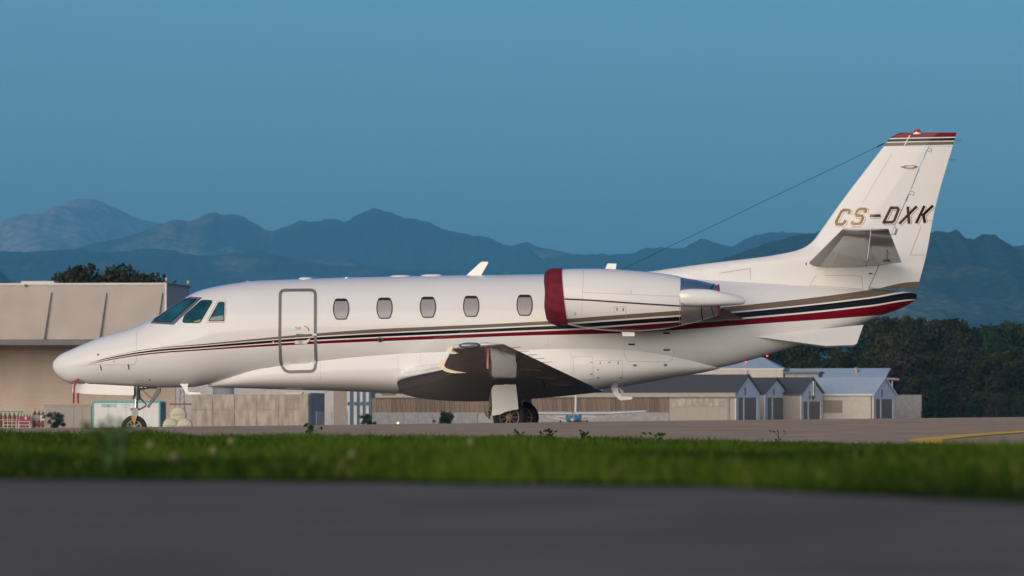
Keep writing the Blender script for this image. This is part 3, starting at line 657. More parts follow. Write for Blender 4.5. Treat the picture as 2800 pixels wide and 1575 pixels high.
# --- engines -------------------------------------------------------------------------
ELAT = -1.58
NT = pchip([1500, 1538, 1593, 1648, 1745, 1858, 1861, 1910, 1964.5], [741, 736, 734.3, 734.8, 741, 755.5, 756.5, 765.5, 779])
NB = pchip([1500, 1554, 1600, 1648, 1717, 1800, 1861, 1900, 1952, 1964.5], [881, 889.5, 899, 904, 907, 902, 891, 882.5, 866.5, 862])
def nac(px):
    a = L(px, NT(px), ELAT); b = L(px, NB(px), ELAT); return a[0], (a[2]+b[2])/2, (a[2]-b[2])/2
NPX = np.linspace(1500, 1964.5, 60); NSEC = np.array([nac(p) for p in NPX])
def on_nac(px, py, off=.004):
    lat = ELAT-.5
    for _ in range(8):
        p = L(px, py, lat); zc = np.interp(p[0], NSEC[:, 0], NSEC[:, 1]); r = np.interp(p[0], NSEC[:, 0], NSEC[:, 2]); q = np.clip((p[2]-zc)/r, -1, 1)
        lat = .5*lat+.5*(ELAT-r*math.sqrt(1-q*q))
    p = L(px, py, lat); n = np.array([0, p[1]-ELAT, p[2]-zc]); n /= np.linalg.norm(n); return np.array([p[0], ELAT, zc])+n*(r+off)
def ring_n(px, k, dr=0.0, n=48, sg=-1):
    x, zc, r = nac(px); return [(x, (ELAT+(r+dr)*math.cos(a))*(1 if sg < 0 else -1), zc+(r+dr)*math.sin(a)) for a in np.linspace(0, 2*math.pi, n, endpoint=False)]
def zl(px, py): q = L(px, py, ELAT-.4); return (q[0], q[2])
lines = []
for (xa, ya, xb, yb) in ((560, 621, 1660, 541), (560, 660, 1660, 584), (560, 676, 1660, 600), (560, 716, 1660, 641), (560, 734, 1660, 653), (560, 790, 1660, 700)):
    a, b = zl(*z5(xa, ya)), zl(*z5(xb, yb)); lines.append((a[0], a[1], b[0], b[1]))
M['nacelle'] = skin_material('nacelle_paint', lines=lines)
for sg in (-1, 1):
    mir = (lambda v: v) if sg < 0 else both
    eng = obj('engine', *loft([ring_n(p, 0, 0, 48, sg) for p in np.linspace(1530, 1861, 40)]), M['nacelle'], jet, True)
    noz = obj('exhaust_nozzle', *loft([ring_n(p, 0, -.006, 48, sg) for p in np.linspace(1861, 1964, 16)]+[ring_n(1964, 0, -.03, 48, sg), ring_n(1940, 0, -.05, 48, sg)], False, True), M['nozzle'], eng, True)
    # white bullet fairing of the reverser
    tt = pchip([1858, 1894, 1933, 1980, 2021, 2033, 2037], [792.5, 789, 790, 799, 809, 815, 821]); bb = pchip([1858, 1897, 1952, 2007, 2033, 2037], [834, 836, 835, 832.5, 829, 823])
    rg = []
    for p in np.concatenate([np.linspace(1850, 2025, 16), [2031, 2035, 2037]]):
        q = max(p, 1858); a = L(p, tt(q), ELAT-.4); b = L(p, bb(q), ELAT-.4); x = a[0]; zc = (a[2]+b[2])/2; h = (a[2]-b[2])/2
        lat = ELAT-np.interp(p, [1850, 1861, 1964, 2037], [.31, .33, .30, .20]); w2 = np.interp(p, [1850, 1870, 2000, 2037], [.08, .115, .10, .02])
        rg.append([(x, lat+w2*math.cos(t), zc+h*math.copysign(abs(math.sin(t))**.8, math.sin(t))) for t in np.linspace(0, 2*math.pi, 24, endpoint=False)])
    v, f = loft(rg); rf = obj('reverser_fairing', mir(v), f, M['white'], eng, True)
    v, f = loft([[(q[0], 2*ELAT-q[1], q[2]) for q in r] for r in rg]); obj('reverser_fairing', mir(v), f, M['white'], eng, True)
    P = [L(1700, 907, ELAT-.06), L(1735, 908, ELAT-.06), L(1735, 919.5, ELAT-.06), L(1703, 919.5, ELAT-.06)]
    mb = MB().prism(mir(P), (0, .12*(1 if sg < 0 else -1), 0)); mb.build('air_scoop', M['white'], eng)
    def ns(P, w_, mt='seam', nm='panel_seam'):
        v, f = stroke(P, w_, on_nac, .004, False, 6); obj(nm, mir(v), f, M[mt], eng, True)
    ns([z5(708, 140), z5(700, 360), z5(1665, 402)], .9); ns([z5(700, 365), z5(690, 600)], .5); ns([z5(1182, 330), z5(1182, 382)], 1.0); ns([z5(1672, 215), z5(1660, 480), z5(1660, 690)], 1.1)
    ns([z5(1012, 580), z5(1012, 502), z5(1128, 502), z5(1128, 625)], .9)
    for (cx, cy, hw_, hh) in ((1040, 525, 5, 15), (1101, 527, 5, 15), (624, 570, 3, 15)):
        v, f = patch([z5(cx-hw_, cy-hh), z5(cx+hw_, cy-hh), z5(cx+hw_, cy+hh), z5(cx-hw_, cy+hh)], on_nac, .006, 2); obj('cowl_latch', mir(v), f, M['strutmetal'], eng)
    # pylon
    c0 = L(1590, 815, -.7); c1 = L(1992, 845, -.7); d0 = L(1590, 815, ELAT+.3); d1 = L(1970, 845, ELAT+.3)
    foil_part('engine_pylon', [(c0, c1, .075, 0), (d0, d1, .075, 0)], 0, 1, M['white'], jet, sg, 18)
    P = [L(1895, 880, ELAT+.32), L(2037, 874.5, -.85), L(1978, 843, ELAT+.34), L(1900, 850, ELAT+.34)]
    MB().prism(mir(P), (0, .03*(1 if sg < 0 else -1), 0)).build('pylon_fillet', M['gold'], jet)
# --- antennas, masts -------------------------------------------------------------------
def plate(nm, P, lat, th, mat=None, par=jet):
    mb = MB().prism([L(px, py, lat-th/2) for px, py in P], (0, th, 0)); return mb.build(nm, mat or M['white'], par)
plate('blade_antenna', [z3(2080, 195), z3(2225, 62), z3(2240, 57), z3(2295, 57), z3(2302, 65), z3(2228, 195)], 0, .05)
plate('blade_antenna', [z5(912, 150), z5(948, 74), z5(1036, 76), z5(1024, 150)], .0, .05)
plate('blade_antenna', [z3(866, 245), z3(885, 210), z3(903, 208), z3(910, 245)], -.15, .03)
for cx, cy, hw_, hh in ((1427, 200, 112, 16), (1737, 194, 112, 18), (493, 224, 75, 18), (2455/1, 0, 0, 0)):
    if not hw_: continue
    c0 = L(*z3(cx, cy+6), 0); a_ = hw_/3.623/157; b_ = hh/3.623/157*1.5
    rg = [[(c0[0]+a_*r*math.cos(t), .12*r*math.sin(t), c0[2]-.01+h_) for t in np.linspace(0, 2*math.pi, 24, endpoint=False)] for r, h_ in ((1, -.03), (1, .25*b_), (.9, .65*b_), (.6, .95*b_), (.1, b_))]
    obj('dome_antenna', *loft(rg), M['white'], jet, True)
c0 = L(*z1(2457, 258), 0); obj('dome_antenna', *loft([[(c0[0]+.055*r*math.cos(t), .06*r*math.sin(t), c0[2]+h_) for t in np.linspace(0, 6.283, 16, endpoint=False)] for r, h_ in ((1, -.03), (.9, .005), (.5, .018), (.05, .02))]), M['white'], jet, True)
plate('drain_mast', [z1(1775, 1262), z1(1868, 1258), z1(1858, 1300), z1(1872, 1345), z1(1985, 1352), z1(1992, 1370), z1(1860, 1374), z1(1840, 1362), z1(1806, 1296)], -.25, .05)
def z6(x, y): return (1400+x/3.623, 950+y/3.623)
plate('drain_mast', [z6(975, 385), z6(1045, 385), z6(1055, 440), z6(1090, 488), z6(1180, 488), z6(1198, 502), z6(1180, 516), z6(1080, 525), z6(1050, 510), z6(1000, 445)], -.15, .05)
plate('belly_lamp', [z6(1045, 395), z6(1075, 400), z6(1110, 452), z6(1080, 450)], .0, .1, M['strutmetal'])
plate('pitot_mast', [z1(820, 1243), z1(885, 1243), z1(872, 1275), z1(848, 1272)], -.12, .05)
c0 = L(*z3(1305, 1365), 0)
def z4(x, y): return (700+x/3.623, 950+y/3.623)
for (xa, xb, yb) in ((1230, 1385, 478), (285, 465, 466)):
    plate('belly_antenna', [z4(xa, yb-24), z4(xb, yb-22), z4(xb-15, yb-4), z4(xa+25, yb)], 0, .2, M['gold'] if xa > 1000 else M['white'])
plate('belly_antenna', [z4(55, 410), z4(105, 412), z4(85, 440)], 0, .04); plate('belly_antenna', [z4(670, 432), z4(705, 434), z4(690, 470)], 0, .04)
rg = []       # wing-root landing light bulge low on the belly
c0 = L(*z4(970, 418), -.42)
for r, o_ in ((1, 0.06), (.95, -.02), (.7, -.05), (.2, -.06)):
    rg.append([(c0[0]+.30*r*math.cos(t), c0[1]+o_-.0, c0[2]+.075*r*math.sin(t)-.4*o_) for t in np.linspace(0, 6.283, 24, endpoint=False)])
# --- landing gear ----------------------------------------------------------------------
def wheel(px, py, lat, R, wd, par, hubmat, sg=1):
    c = L(px, py, lat)
    if sg < 0: c = c*np.array([1, -1, 1])
    k = R/.28
    MB().lathe(c, (0, 1, 0), [(-wd*.34, R*.62), (-wd*.46, R*.70), (-wd*.50, R*.84), (-wd*.40, R*.96), (-wd*.2, R), (wd*.2, R), (wd*.40, R*.96), (wd*.50, R*.84), (wd*.46, R*.70), (wd*.34, R*.62)], 40, False).build('tyre', M['rubber'], par, True)
    MB().lathe(c, (0, 1, 0), [(-wd*.06, R*.52), (wd*.06, R*.52)], 32).build('brake_disc', M['dark'], par, True)
    mb = MB(); mb.lathe(c, (0, 1, 0), [(-wd*.36, R*.64), (-wd*.44, R*.60), (-wd*.42, R*.54), (-wd*.08, R*.48), (wd*.08, R*.48), (wd*.42, R*.54), (wd*.44, R*.60), (wd*.36, R*.64)], 40, False)
    mb.lathe(c, (0, 1, 0), [(-wd*.44, R*.10), (-wd*.42, R*.2), (-wd*.2, R*.22), (wd*.2, R*.22), (wd*.42, R*.2), (wd*.44, R*.10)], 20)
    for i in range(9):
        a = 2*math.pi*i/9; d = Vector((math.cos(a), 0, math.sin(a))); mb.tube([Vector(c)+d*R*.18+Vector((0, -wd*.33, 0)), Vector(c)+d*R*.55+Vector((0, -wd*.33, 0))], [R*.075, R*.085], 6)
    mb.build('wheel_rim', hubmat, par, True)
    return c
M['hub'] = pm('bronze_hub', (.16, .125, .10), .5, .5, var=.2, scale=12)
M['hubpale'] = pm('pale_hub', (.42, .38, .36), .5, .2, var=.15, scale=12)
ng = MB()
c0 = L(375, 1050, 0); c1 = L(373, 1090, 0); c2 = L(371, 1128, 0)
ng.tube([c0, c1], .062, 16); ng.tube([c1, L(372.6, 1093, 0)], .07, 16); ng.tube([c1, c2], .036, 14)
ngo = ng.build('nose_gear', M['strutmetal'], jet, True)
hub = wheel(367, 1170, 0, .222, .13, ngo, M['hubpale'])
MB().tube([L(372.5, 1092, 0), L(371.5, 1118, 0)], .0375, 14).build('chrome_piston', M['chrome'], ngo, True)
for s in (-1, 1):
    mb = MB(); y = s*.095
    P = [L(364, 1118, y), L(379, 1118, y), L(377, 1133, y), L(374, 1142, y), L(360, 1142, y), L(360, 1130, y)]
    mb.prism(P, (0, .02*s, 0)); mb.build('fork', M['strutmetal'], ngo)
    P = [L(359, 1140, y*1.05), L(374, 1141, y*1.05), L(371.5, 1152, y*1.05), L(367, 1158, y*1.05), L(361.5, 1150, y*1.05)]
    MB().prism(P, (0, .022*s, 0)).build('axle_cap', M['orange'], ngo)
MB().tube([L(371, 1119, -.11), L(371, 1119, .11)], .03, 10).build('fork_crown', M['steel'], ngo, True)
mb = MB(); mb.tube([L(381, 1078, 0), L(385, 1090, 0), L(399, 1105, 0), L(400, 1109, 0)], .014, 8); mb.tube([L(400, 1107, 0), L(396, 1112, 0), L(379, 1121, 0)], .014, 8); mb.build('torque_link', M['strutmetal'], ngo, True)
mb = MB(); mb.tube([L(384, 1058, .0), L(430, 1060, .0)], .02, 8); mb.tube([L(386, 1062, -.1), L(405, 1082, -.1), L(414, 1088, -.1)], .008, 6); mb.tube([L(380, 1060, 0), L(405, 1057, 0)], .045, 10); mb.build('drag_brace', M['strutmetal'], ngo, True)
for px in (388, 398): MB().lathe(L(px, 1058.5, -.07), (0, 1, 0), [(0, .02), (.05, .02)], 10).build('bolt_head', M['strutmetal'], ngo)
mb = MB(); mb.tube([L(356, 1118, 0), L(383, 1117, 0)], .010, 8); mb.tube([L(357, 1122, .02), L(370, 1120, .02)], .008, 8); mb.build('steering_rod', M['strutmetal'], ngo)
mb = MB().prism([L(402, 1111, -.06), L(405, 1115, -.06), L(437, 1072, -.06), L(438, 1062, -.06), L(430, 1062, -.06)], (0, .12, 0)); mb.build('aft_gear_door', M['grey'], ngo)
MB().tube([L(408, 1112, .05), L(438, 1066, .05)], .010, 6).build('door_link', M['strutmetal'], ngo)
for lat, P in ((-.20, [(204, 1049), (260, 1050.5), (366, 1056), (366, 1081), (300, 1080), (240, 1077.5), (205, 1074)]), (.20, [(198, 1049), (260, 1050.5), (366, 1056), (366, 1079), (300, 1078), (240, 1076), (198, 1074)])):
    plate('nose_gear_door', P, lat, .02, M['white'], ngo)
def zw(x, y): return (1080+x/4.293, 900+y/4.293)
for sg in (1, -1):
    mir = (lambda P: P) if sg > 0 else both
    mb = MB(); mb.tube(mir([L(1385, 1050, -2.2), L(1388, 1110, -2.2)]), .055, 14); mb.tube(mir([L(1388, 1105, -2.2), L(1393, 1141, -2.2)]), .045, 12)
    mg = mb.build('main_gear', M['strutmetal'], jet, True)
    wheel(1393.3, 1141, -2.27, .282, .20, mg, M['hub'], sg)
    P = [zw(1150, 668), zw(1175, 655), zw(1420, 650), zw(1432, 760), zw(1450, 940), zw(1380, 952), zw(1300, 970), zw(1225, 1005), zw(1140, 1015), zw(1140, 900), zw(1132, 720)]
    P = mir([L(px, py, -2.44) for px, py in P]); MB().prism(P, (0, .025*sg, 0)).build('gear_door', M['white'], mg)
    mb = MB(); mb.tube(mir([L(1346, 1060, -2.1), L(1340, 1095, -2.2), L(1345, 1125, -2.25)]), .02, 8); mb.tube(mir([L(*zw(1090, 920), -2.3), L(*zw(1150, 935), -2.3)]), .018, 8)
    mb.lathe(mir([L(*zw(1092, 920), -2.34)])[0], (0, 1, 0), [(0, .03), (.08, .03)], 14); mb.tube(mir([L(*zw(1085, 960), -2.3), L(*zw(1100, 1020), -2.3)]), .05, 12)
    mb.tube(mir([L(*zw(1100, 1020), -2.3), L(*zw(1110, 1055), -2.3)]), .02, 8); mb.build('brake_unit', M['hub'], mg, True)
    mb = MB(); mb.tube(mir([L(1350, 1062, -1.9), L(1388, 1118, -2.15)]), .025, 8); mb.build('side_brace', M['strutmetal'], mg)
# keel strip under the belly
rg = []
for t in np.linspace(0, 1, 14):
    p = L(1160+t*(1530-1160), 1083+ (9 if .0 < t < .75 else 4)*math.sin(math.pi*min(1, t*1.05))**.5*1.0, 0); hw_ = .35*math.sin(math.pi*min(.999, max(.001, t)))**.4
    rg.append([(p[0], hw_*math.cos(a), p[2]+.05+.06*math.sin(a)) for a in np.linspace(0, 2*math.pi, 16, endpoint=False)])
obj('keel_fairing', *loft(rg), M['white'], jet, True)
# --- covers and ribbons: removable, so things of their own -----------------------------
JM = Matrix.Translation((0, 0, 0)) @ jet.rotation_euler.to_matrix().to_4x4()
def on_jet(o): o.matrix_world = JM; return o
for sg in (-1, 1):
    rg = []; pr = [(1491.5, .30), (1489.5, .62), (1490.5, .82), (1494, .93), (1501, 1.0), (1512, 1.035), (1525, 1.03), (1538, 1.03)]
    x_in = nac(1503)
    for i, (p, r) in enumerate(pr):
        ring = []
        for k in range(64):
            a = 2*math.pi*k/64; zz = math.sin(a); t = i/(len(pr)-1)
            pxk = p+(1-zz)/2*13*t+2.0*math.sin(3.2*zz+.6)*(1-t); x, zc, R = nac(min(max(pxk, 1500), 1560)); xx = L(pxk, 815, ELAT)[0]
            wr = 1+.034*math.sin(7*a+2*t)*math.sin(math.pi*min(1, t+.15))+.020*math.sin(13*a-3*t)+(.02*math.sin(3*zz-1.0) if t < .8 else 0)-(.035*math.exp(-((zz-.15)/.25)**2)*(1-t))
            if t > .95: wr = 1+.004*math.sin(9*a)
            ring.append((xx, (ELAT+(R*r*wr+.004)*math.cos(a))*(1 if sg < 0 else -1), zc+(R*r*wr+.004)*math.sin(a)))
        rg.append(ring)
    cv = obj('intake_cover', *loft(rg, True, False), M['cover'], None, True); on_jet(cv)
    tag(cv, 'wrinkled dark red canvas cover over the jet\'s near engine intake' if sg < 0 else 'dark red canvas cover over the intake of the far-side engine beyond the fuselage', 'engine cover', 'engine intake covers')
    mirr = (lambda v: v) if sg < 0 else both
    v, f = stroke([z5(520, 425), z5(760, 436), z5(1200, 466), z5(1660, 494)], 3.6, on_nac, .012, False, 6); obj('strap', mirr(v), f, M['strap'], cv, True)
    for kk, yy in enumerate((300, 430)):
        pass
    rg = [ring_n(1962.5, 0, .006, 48, sg), ring_n(1967, 0, .008, 48, sg), ring_n(1968, 0, -.06, 48, sg)]
    ec = obj('exhaust_cover', *loft(rg, False, True), M['ribbon'], None, True); on_jet(ec)
    tag(ec, 'red cover plugging the tail pipe of the near engine' if sg < 0 else 'red cover plugging the tail pipe of the far engine', 'exhaust cover', 'exhaust covers')
    for P, w_ in (([z5(2005, 270), z5(1972, 328)], 2.6), ([z5(1882, 508), z5(1876, 560), z5(1890, 650)], 2.8), ([z5(1972, 500), z5(2000, 595)], 2.2)):
        v, f = stroke(P, w_, on_nac, .010, False, 5); obj('strap', mirr(v), f, M['strap'], ec, True)
    v, f = stroke([z5(1660, 494), z5(1900, 499), z5(2040, 497)], 2.6, lambda px, py, o_: L(px, py, ELAT-.50), .0, False, 8); obj('strap', mirr(v), f, M['strap'], ec, True)
def ribbon(nm, P, wd, lat, mat, lab, cat, grp=None):
    mb = MB(); v = []; f = []
    for i, (px, py) in enumerate(P):
        t = np.array(P[min(i+1, len(P)-1)], float)-np.array(P[max(i-1, 0)], float); t /= np.linalg.norm(t); n = np.array([-t[1], t[0]])*wd/2
        for s in (-1, 1): v.append(L(px+n[0]*s, py+n[1]*s, lat+.012*math.sin(i*1.7)))
        if i: f.append((2*i-2, 2*i-1, 2*i+1, 2*i))
    v2 = [p+np.array([0, .004, 0]) for p in v]; k = len(v)
    V = v+v2; F = f+[tuple(i+k for i in q[::-1]) for q in f]
    o = obj(nm, V, F, mat); on_jet(o); return tag(o, lab, cat, grp)
o = ribbon('pitot_cover_streamer', [z1(775, 1232), z1(745, 1262), z1(737, 1300), z1(732, 1370), z1(730, 1420), (201.5, 1103.5)], 5.2, -.32, M['ribbon'], 'longer red streamer hanging from the pitot cover under the nose, before the white door', 'ribbon', 'red streamers')
mb = MB().prism([L(*z1(x, y), -.36) for x, y in ((697, 1240), (740, 1236), (752, 1222), (775, 1214), (784, 1230), (768, 1248), (742, 1272), (735, 1250))], (0, .06, 0)); pc = mb.build('pitot_sleeve', M['ribbon'], o)
ribbon('pitot_cover_streamer', [(213.5, 1060), (214, 1075), (213, 1090), (214.5, 1103.5)], 5.6, .26, M['ribbon'], 'shorter red streamer hanging behind the white nose gear door', 'ribbon', 'red streamers')
ribbon('wing_lock_streamer', [zw(1045, 172), zw(1085, 162), zw(1100, 190), zw(1094, 240), zw(1090, 330), zw(1086, 400), zw(1088, 465)], 5.0, -8.2, M['pink'], 'faded pink streamer hanging from the near wing tip', 'ribbon')
#@@BACKGROUND
# ---------------------------------------------------------------- foliage and terrain tools
def np_mesh(name, V, F, mats, tone=None, smooth=False):
    V = np.asarray(V, np.float32); F = np.asarray(F, np.int32); k = F.shape[1]; me = bpy.data.meshes.new(name)
    me.vertices.add(len(V)); me.vertices.foreach_set('co', V.ravel()); me.loops.add(F.size); me.loops.foreach_set('vertex_index', F.ravel())
    me.polygons.add(len(F)); me.polygons.foreach_set('loop_start', np.arange(0, F.size, k, dtype=np.int32)); me.polygons.foreach_set('loop_total', np.full(len(F), k, np.int32))
    if tone is not None: me.attributes.new('tone', 'FLOAT', 'POINT').data.foreach_set('value', np.asarray(tone, np.float32))
    for m in (mats if isinstance(mats, (list, tuple)) else [mats]): me.materials.append(m)
    if smooth: me.polygons.foreach_set('use_smooth', np.ones(len(F), bool))
    me.update(calc_edges=True); me.validate(); return me
def leaf_cloud(name, clumps, n, size, mat, seed, flat=.75):
    """leaves spread through clumps (cx, cy, cz, r)"""
    R = np.random.default_rng(seed); cl = np.array(clumps, float); wgt = cl[:, 3]**2; idx = R.choice(len(cl), n, p=wgt/wgt.sum())
    d = R.normal(size=(n, 3)); d /= np.linalg.norm(d, axis=1)[:, None]; rad = R.random(n)**.45
    c = cl[idx, :3]+d*(cl[idx, 3]*rad)[:, None]*np.array([1, 1, flat])
    nrm = d+R.normal(size=(n, 3))*.7; nrm /= np.linalg.norm(nrm, axis=1)[:, None]
    a = np.cross(nrm, R.normal(size=(n, 3))); a /= np.linalg.norm(a, axis=1)[:, None]; b = np.cross(nrm, a)
    s = size*(.6+.8*R.random(n))[:, None]; V = np.stack([c-a*s*.5, c+b*s*.34, c+a*s*.5, c-b*s*.34], 1).reshape(-1, 3); V += R.normal(size=V.shape)*size*.06
    tone = np.clip(R.random(len(cl))[idx]*.6+R.random(n)*.4, 0, 1)
    return np_mesh(name, V, np.arange(4*n).reshape(-1, 4), mat, np.repeat(tone, 4))
def vnoise(x, y, seed=0):
    x = np.asarray(x, float); y = np.asarray(y, float); xi = np.floor(x).astype(np.int64); yi = np.floor(y).astype(np.int64); xf = x-xi; yf = y-yi
    def h(a, b):
        q = (a*374761393+b*668265263+seed*1442695041) & 0x7fffffff; q = ((q ^ (q >> 13))*1274126177) & 0x7fffffff; return ((q ^ (q >> 16)) & 0xffff)/65535.0
    u = xf*xf*(3-2*xf); v = yf*yf*(3-2*yf)
    return (h(xi, yi)*(1-u)+h(xi+1, yi)*u)*(1-v)+(h(xi, yi+1)*(1-u)+h(xi+1, yi+1)*u)*v
def fbm(x, y, seed=0, o=5): return sum((vnoise(x*2**i, y*2**i, seed+i)-.5)*.5**i for i in range(o))
# ---------------------------------------------------------------- mountains
def hill_mat(name, forest, meadow, lo, hi, sc, rock=None, zr=None):
    m = bpy.data.materials.new(name); m.use_nodes = True; T = m.node_tree; B = T.nodes['Principled BSDF']; N = T.nodes.new; Lk = T.links.new
    tc = N('ShaderNodeTexCoord'); mp = N('ShaderNodeMapping'); mp.inputs['Scale'].default_value = (1, .45, 2.2); Lk(tc.outputs['Object'], mp.inputs[0])
    n = N('ShaderNodeTexNoise'); n.inputs['Scale'].default_value = sc; n.inputs['Detail'].default_value = 8; n.inputs['Roughness'].default_value = .55; Lk(mp.outputs[0], n.inputs['Vector'])
    r = N('ShaderNodeValToRGB'); Lk(n.outputs[0], r.inputs[0]); r.color_ramp.elements[0].position = lo; r.color_ramp.elements[1].position = hi
    r.color_ramp.elements[0].color = (*forest, 1); r.color_ramp.elements[1].color = (*meadow, 1); col = r.outputs[0]
    if rock:
        sp = N('ShaderNodeSeparateXYZ'); Lk(tc.outputs['Object'], sp.inputs[0]); mr = N('ShaderNodeMapRange'); mr.inputs[1].default_value = zr[0]; mr.inputs[2].default_value = zr[1]; Lk(sp.outputs[2], mr.inputs[0])
        n2 = N('ShaderNodeTexNoise'); n2.inputs['Scale'].default_value = sc*2.5; n2.inputs['Detail'].default_value = 8; Lk(mp.outputs[0], n2.inputs['Vector'])
        ad = N('ShaderNodeMath'); ad.operation = 'MULTIPLY_ADD'; Lk(n2.outputs[0], ad.inputs[0]); ad.inputs[1].default_value = 2.4; ad.inputs[2].default_value = -1.2
        a2 = N('ShaderNodeMath'); a2.operation = 'ADD'; a2.use_clamp = True; Lk(ad.outputs[0], a2.inputs[0]); Lk(mr.outputs[0], a2.inputs[1])
        mx = N('ShaderNodeMix'); mx.data_type = 'RGBA'; Lk(a2.outputs[0], mx.inputs['Factor']); Lk(col, mx.inputs[6]); mx.inputs[7].default_value = (*rock, 1); col = mx.outputs[2]
    nf = N('ShaderNodeTexVoronoi'); nf.inputs['Scale'].default_value = sc*16; Lk(tc.outputs['Object'], nf.inputs['Vector']); mf = N('ShaderNodeMapRange'); mf.inputs[1].default_value = 0; mf.inputs[2].default_value = .8; mf.inputs[3].default_value = 1.7; mf.inputs[4].default_value = .45; Lk(nf.outputs['Distance'], mf.inputs[0])
    vm = N('ShaderNodeVectorMath'); vm.operation = 'SCALE'; Lk(col, vm.inputs[0]); Lk(mf.outputs[0], vm.inputs['Scale']); col = vm.outputs[0]
    Lk(col, B.inputs['Base Color']); B.inputs['Roughness'].default_value = .95; B.inputs['Specular IOR Level'].default_value = .1
    return m
def ridge(name, pts, d, front, mat, seed, bump=2.2, relief=.16, nx=620, nt=44):
    pf = pchip([p[0] for p in pts], [p[1] for p in pts]); px = np.linspace(-700, 3500, nx); hpx = HOR-pf(px)
    hpx = hpx+bump*(1.3*np.abs(fbm(px/3.1, px*0+5.5, seed+21, 2))+fbm(px/17., px*0+3.3, seed, 4)*2.0+fbm(px/5., px*0+9.1, seed+9, 2))
    X = (px-1400)/FPX*d; crest = CAMZ+hpx/FPX*d; V = []; ts = np.concatenate([np.linspace(0, 1, nt), [1.12, 1.5]])
    for t in ts:
        dd = d-front*(1-t); xx = X*1.0
        if t <= 1:
            z = -4+(crest+4)*(.30*t+.70*t**1.6); rel = relief*crest*fbm(xx/(.035*d)+t*1.5, t*2.6+xx*0, seed+3, 5)*2.2*math.sin(math.pi*t**1.3)**.9; z = z+rel*np.minimum(1, crest/40)
            z = np.minimum(z, crest*(dd/d)-.0015*d*(1-t))
        else: z = crest*(1-(t-1)*.9)
        V.append(np.stack([xx, np.full(nx, dd-CAMD), z], 1))
    V = np.concatenate(V); k = nx; i, j = np.meshgrid(np.arange(len(ts)-1), np.arange(nx-1), indexing='ij'); F = np.stack([i*k+j, i*k+j+1, (i+1)*k+j+1, (i+1)*k+j], -1).reshape(-1, 4)
    return link(name, np_mesh(name, V, F, mat, None, True))
FOREST = (.012, .030, .016); MEADOW = (.13, .125, .055)
tag(ridge('far_mountain', [(-700, 700), (-300, 640), (-60, 610), (0, 618), (22, 630), (45, 622), (75, 596), (110, 586), (140, 573), (185, 552), (215, 542.5), (245, 543), (290, 557), (340, 582), (400, 603), (450, 612), (520, 640), (700, 700), (900, 760), (1400, 780), (2400, 760), (3500, 700)], 29250, 5850,
    hill_mat('far_rock', (.03, .05, .028), (.24, .20, .13), .42, .60, .0011, (.40, .28, .23), (660, 1200)), 3, 1.6, .22), kind='structure')
tag(ridge('mountain_ridge', [(-700, 690), (0, 735), (150, 700), (260, 668), (330, 652), (380, 640), (420, 622), (455, 609), (490, 602), (520, 607), (545, 594), (575, 582), (590, 581), (610, 588), (632, 585), (655, 588), (690, 606), (725, 628), (742, 631), (770, 622), (830, 605), (870, 607), (890, 598), (925, 601), (945, 605), (975, 588), (1025, 571), (1060, 580), (1105, 596), (1160, 606), (1230, 631), (1290, 643), (1340, 652), (1385, 671), (1400, 673), (1440, 664), (1500, 682), (1560, 692), (1610, 700), (1800, 740), (2200, 780), (3500, 760)], 21375, 5175,
    hill_mat('ridge_forest', FOREST, (.19, .17, .095), .50, .60, .0021), 17, 2.6, .55), kind='structure')
tag(ridge('side_ridge', [(-700, 900), (1000, 860), (1400, 740), (1560, 696), (1600, 698), (1640, 694), (1715, 695), (1775, 678), (1870, 678), (1888, 668), (1920, 652), (1950, 661), (1975, 669), (2000, 676), (2030, 660), (2080, 640), (2110, 634), (2170, 637), (2230, 648), (2400, 680), (2700, 730), (3500, 760)], 19350, 4275,
    hill_mat('side_forest', FOREST, (.19, .17, .09), .52, .62, .0021), 31, 2.6, .45), kind='structure')
tag(ridge('front_ridge', [(-700, 700), (0, 688), (100, 690), (200, 683), (300, 690), (420, 680), (560, 700), (700, 690), (860, 720), (1000, 730), (1300, 745), (1600, 760), (2000, 800), (3500, 900)], 17100, 4050,
    hill_mat('front_forest', (.02, .036, .017), (.15, .14, .075), .54, .64, .0021), 47, 2.0, .42), kind='structure')
tag(ridge('wooded_hill', [(-700, 700), (-300, 730), (-20, 735), (4, 744), (18, 765), (40, 800), (150, 900), (900, 1000), (1600, 790), (1850, 742), (1950, 716), (2020, 695), (2070, 675), (2110, 664), (2160, 648), (2210, 637), (2290, 632), (2400, 640), (2545, 637), (2575, 633), (2600, 639), (2612, 632), (2640, 651), (2660, 655), (2680, 645), (2705, 642), (2735, 650), (2755, 668), (2800, 672), (2900, 668), (3100, 640), (3500, 620)], 9675, 3375,
    hill_mat('hill_forest', (.022, .042, .018), (.13, .14, .06), .58, .70, .0028), 59, 3.8, .22), kind='structure')
# unseen wooded rise added behind the camera to darken what the paint mirrors
xr = np.linspace(-2600, 2600, 260); hr = 34+26*fbm(xr/260., xr*0+2., 71, 5)*2; Vr = np.concatenate([np.stack([xr, np.full(260, y), hr*k-2*(k == 0)], 1) for y, k in ((-1380, 0), (-1440, .8), (-1500, 1), (-1620, .5))])
i, j = np.meshgrid(np.arange(3), np.arange(259), indexing='ij'); Fr = np.stack([i*260+j, i*260+j+1, (i+1)*260+j+1, (i+1)*260+j], -1).reshape(-1, 4)
tag(link('unseen_rise', np_mesh('unseen_rise', Vr, Fr, hill_mat('unseen_rise_forest', FOREST, MEADOW, .62, .74, .02), None, True)), kind='structure')
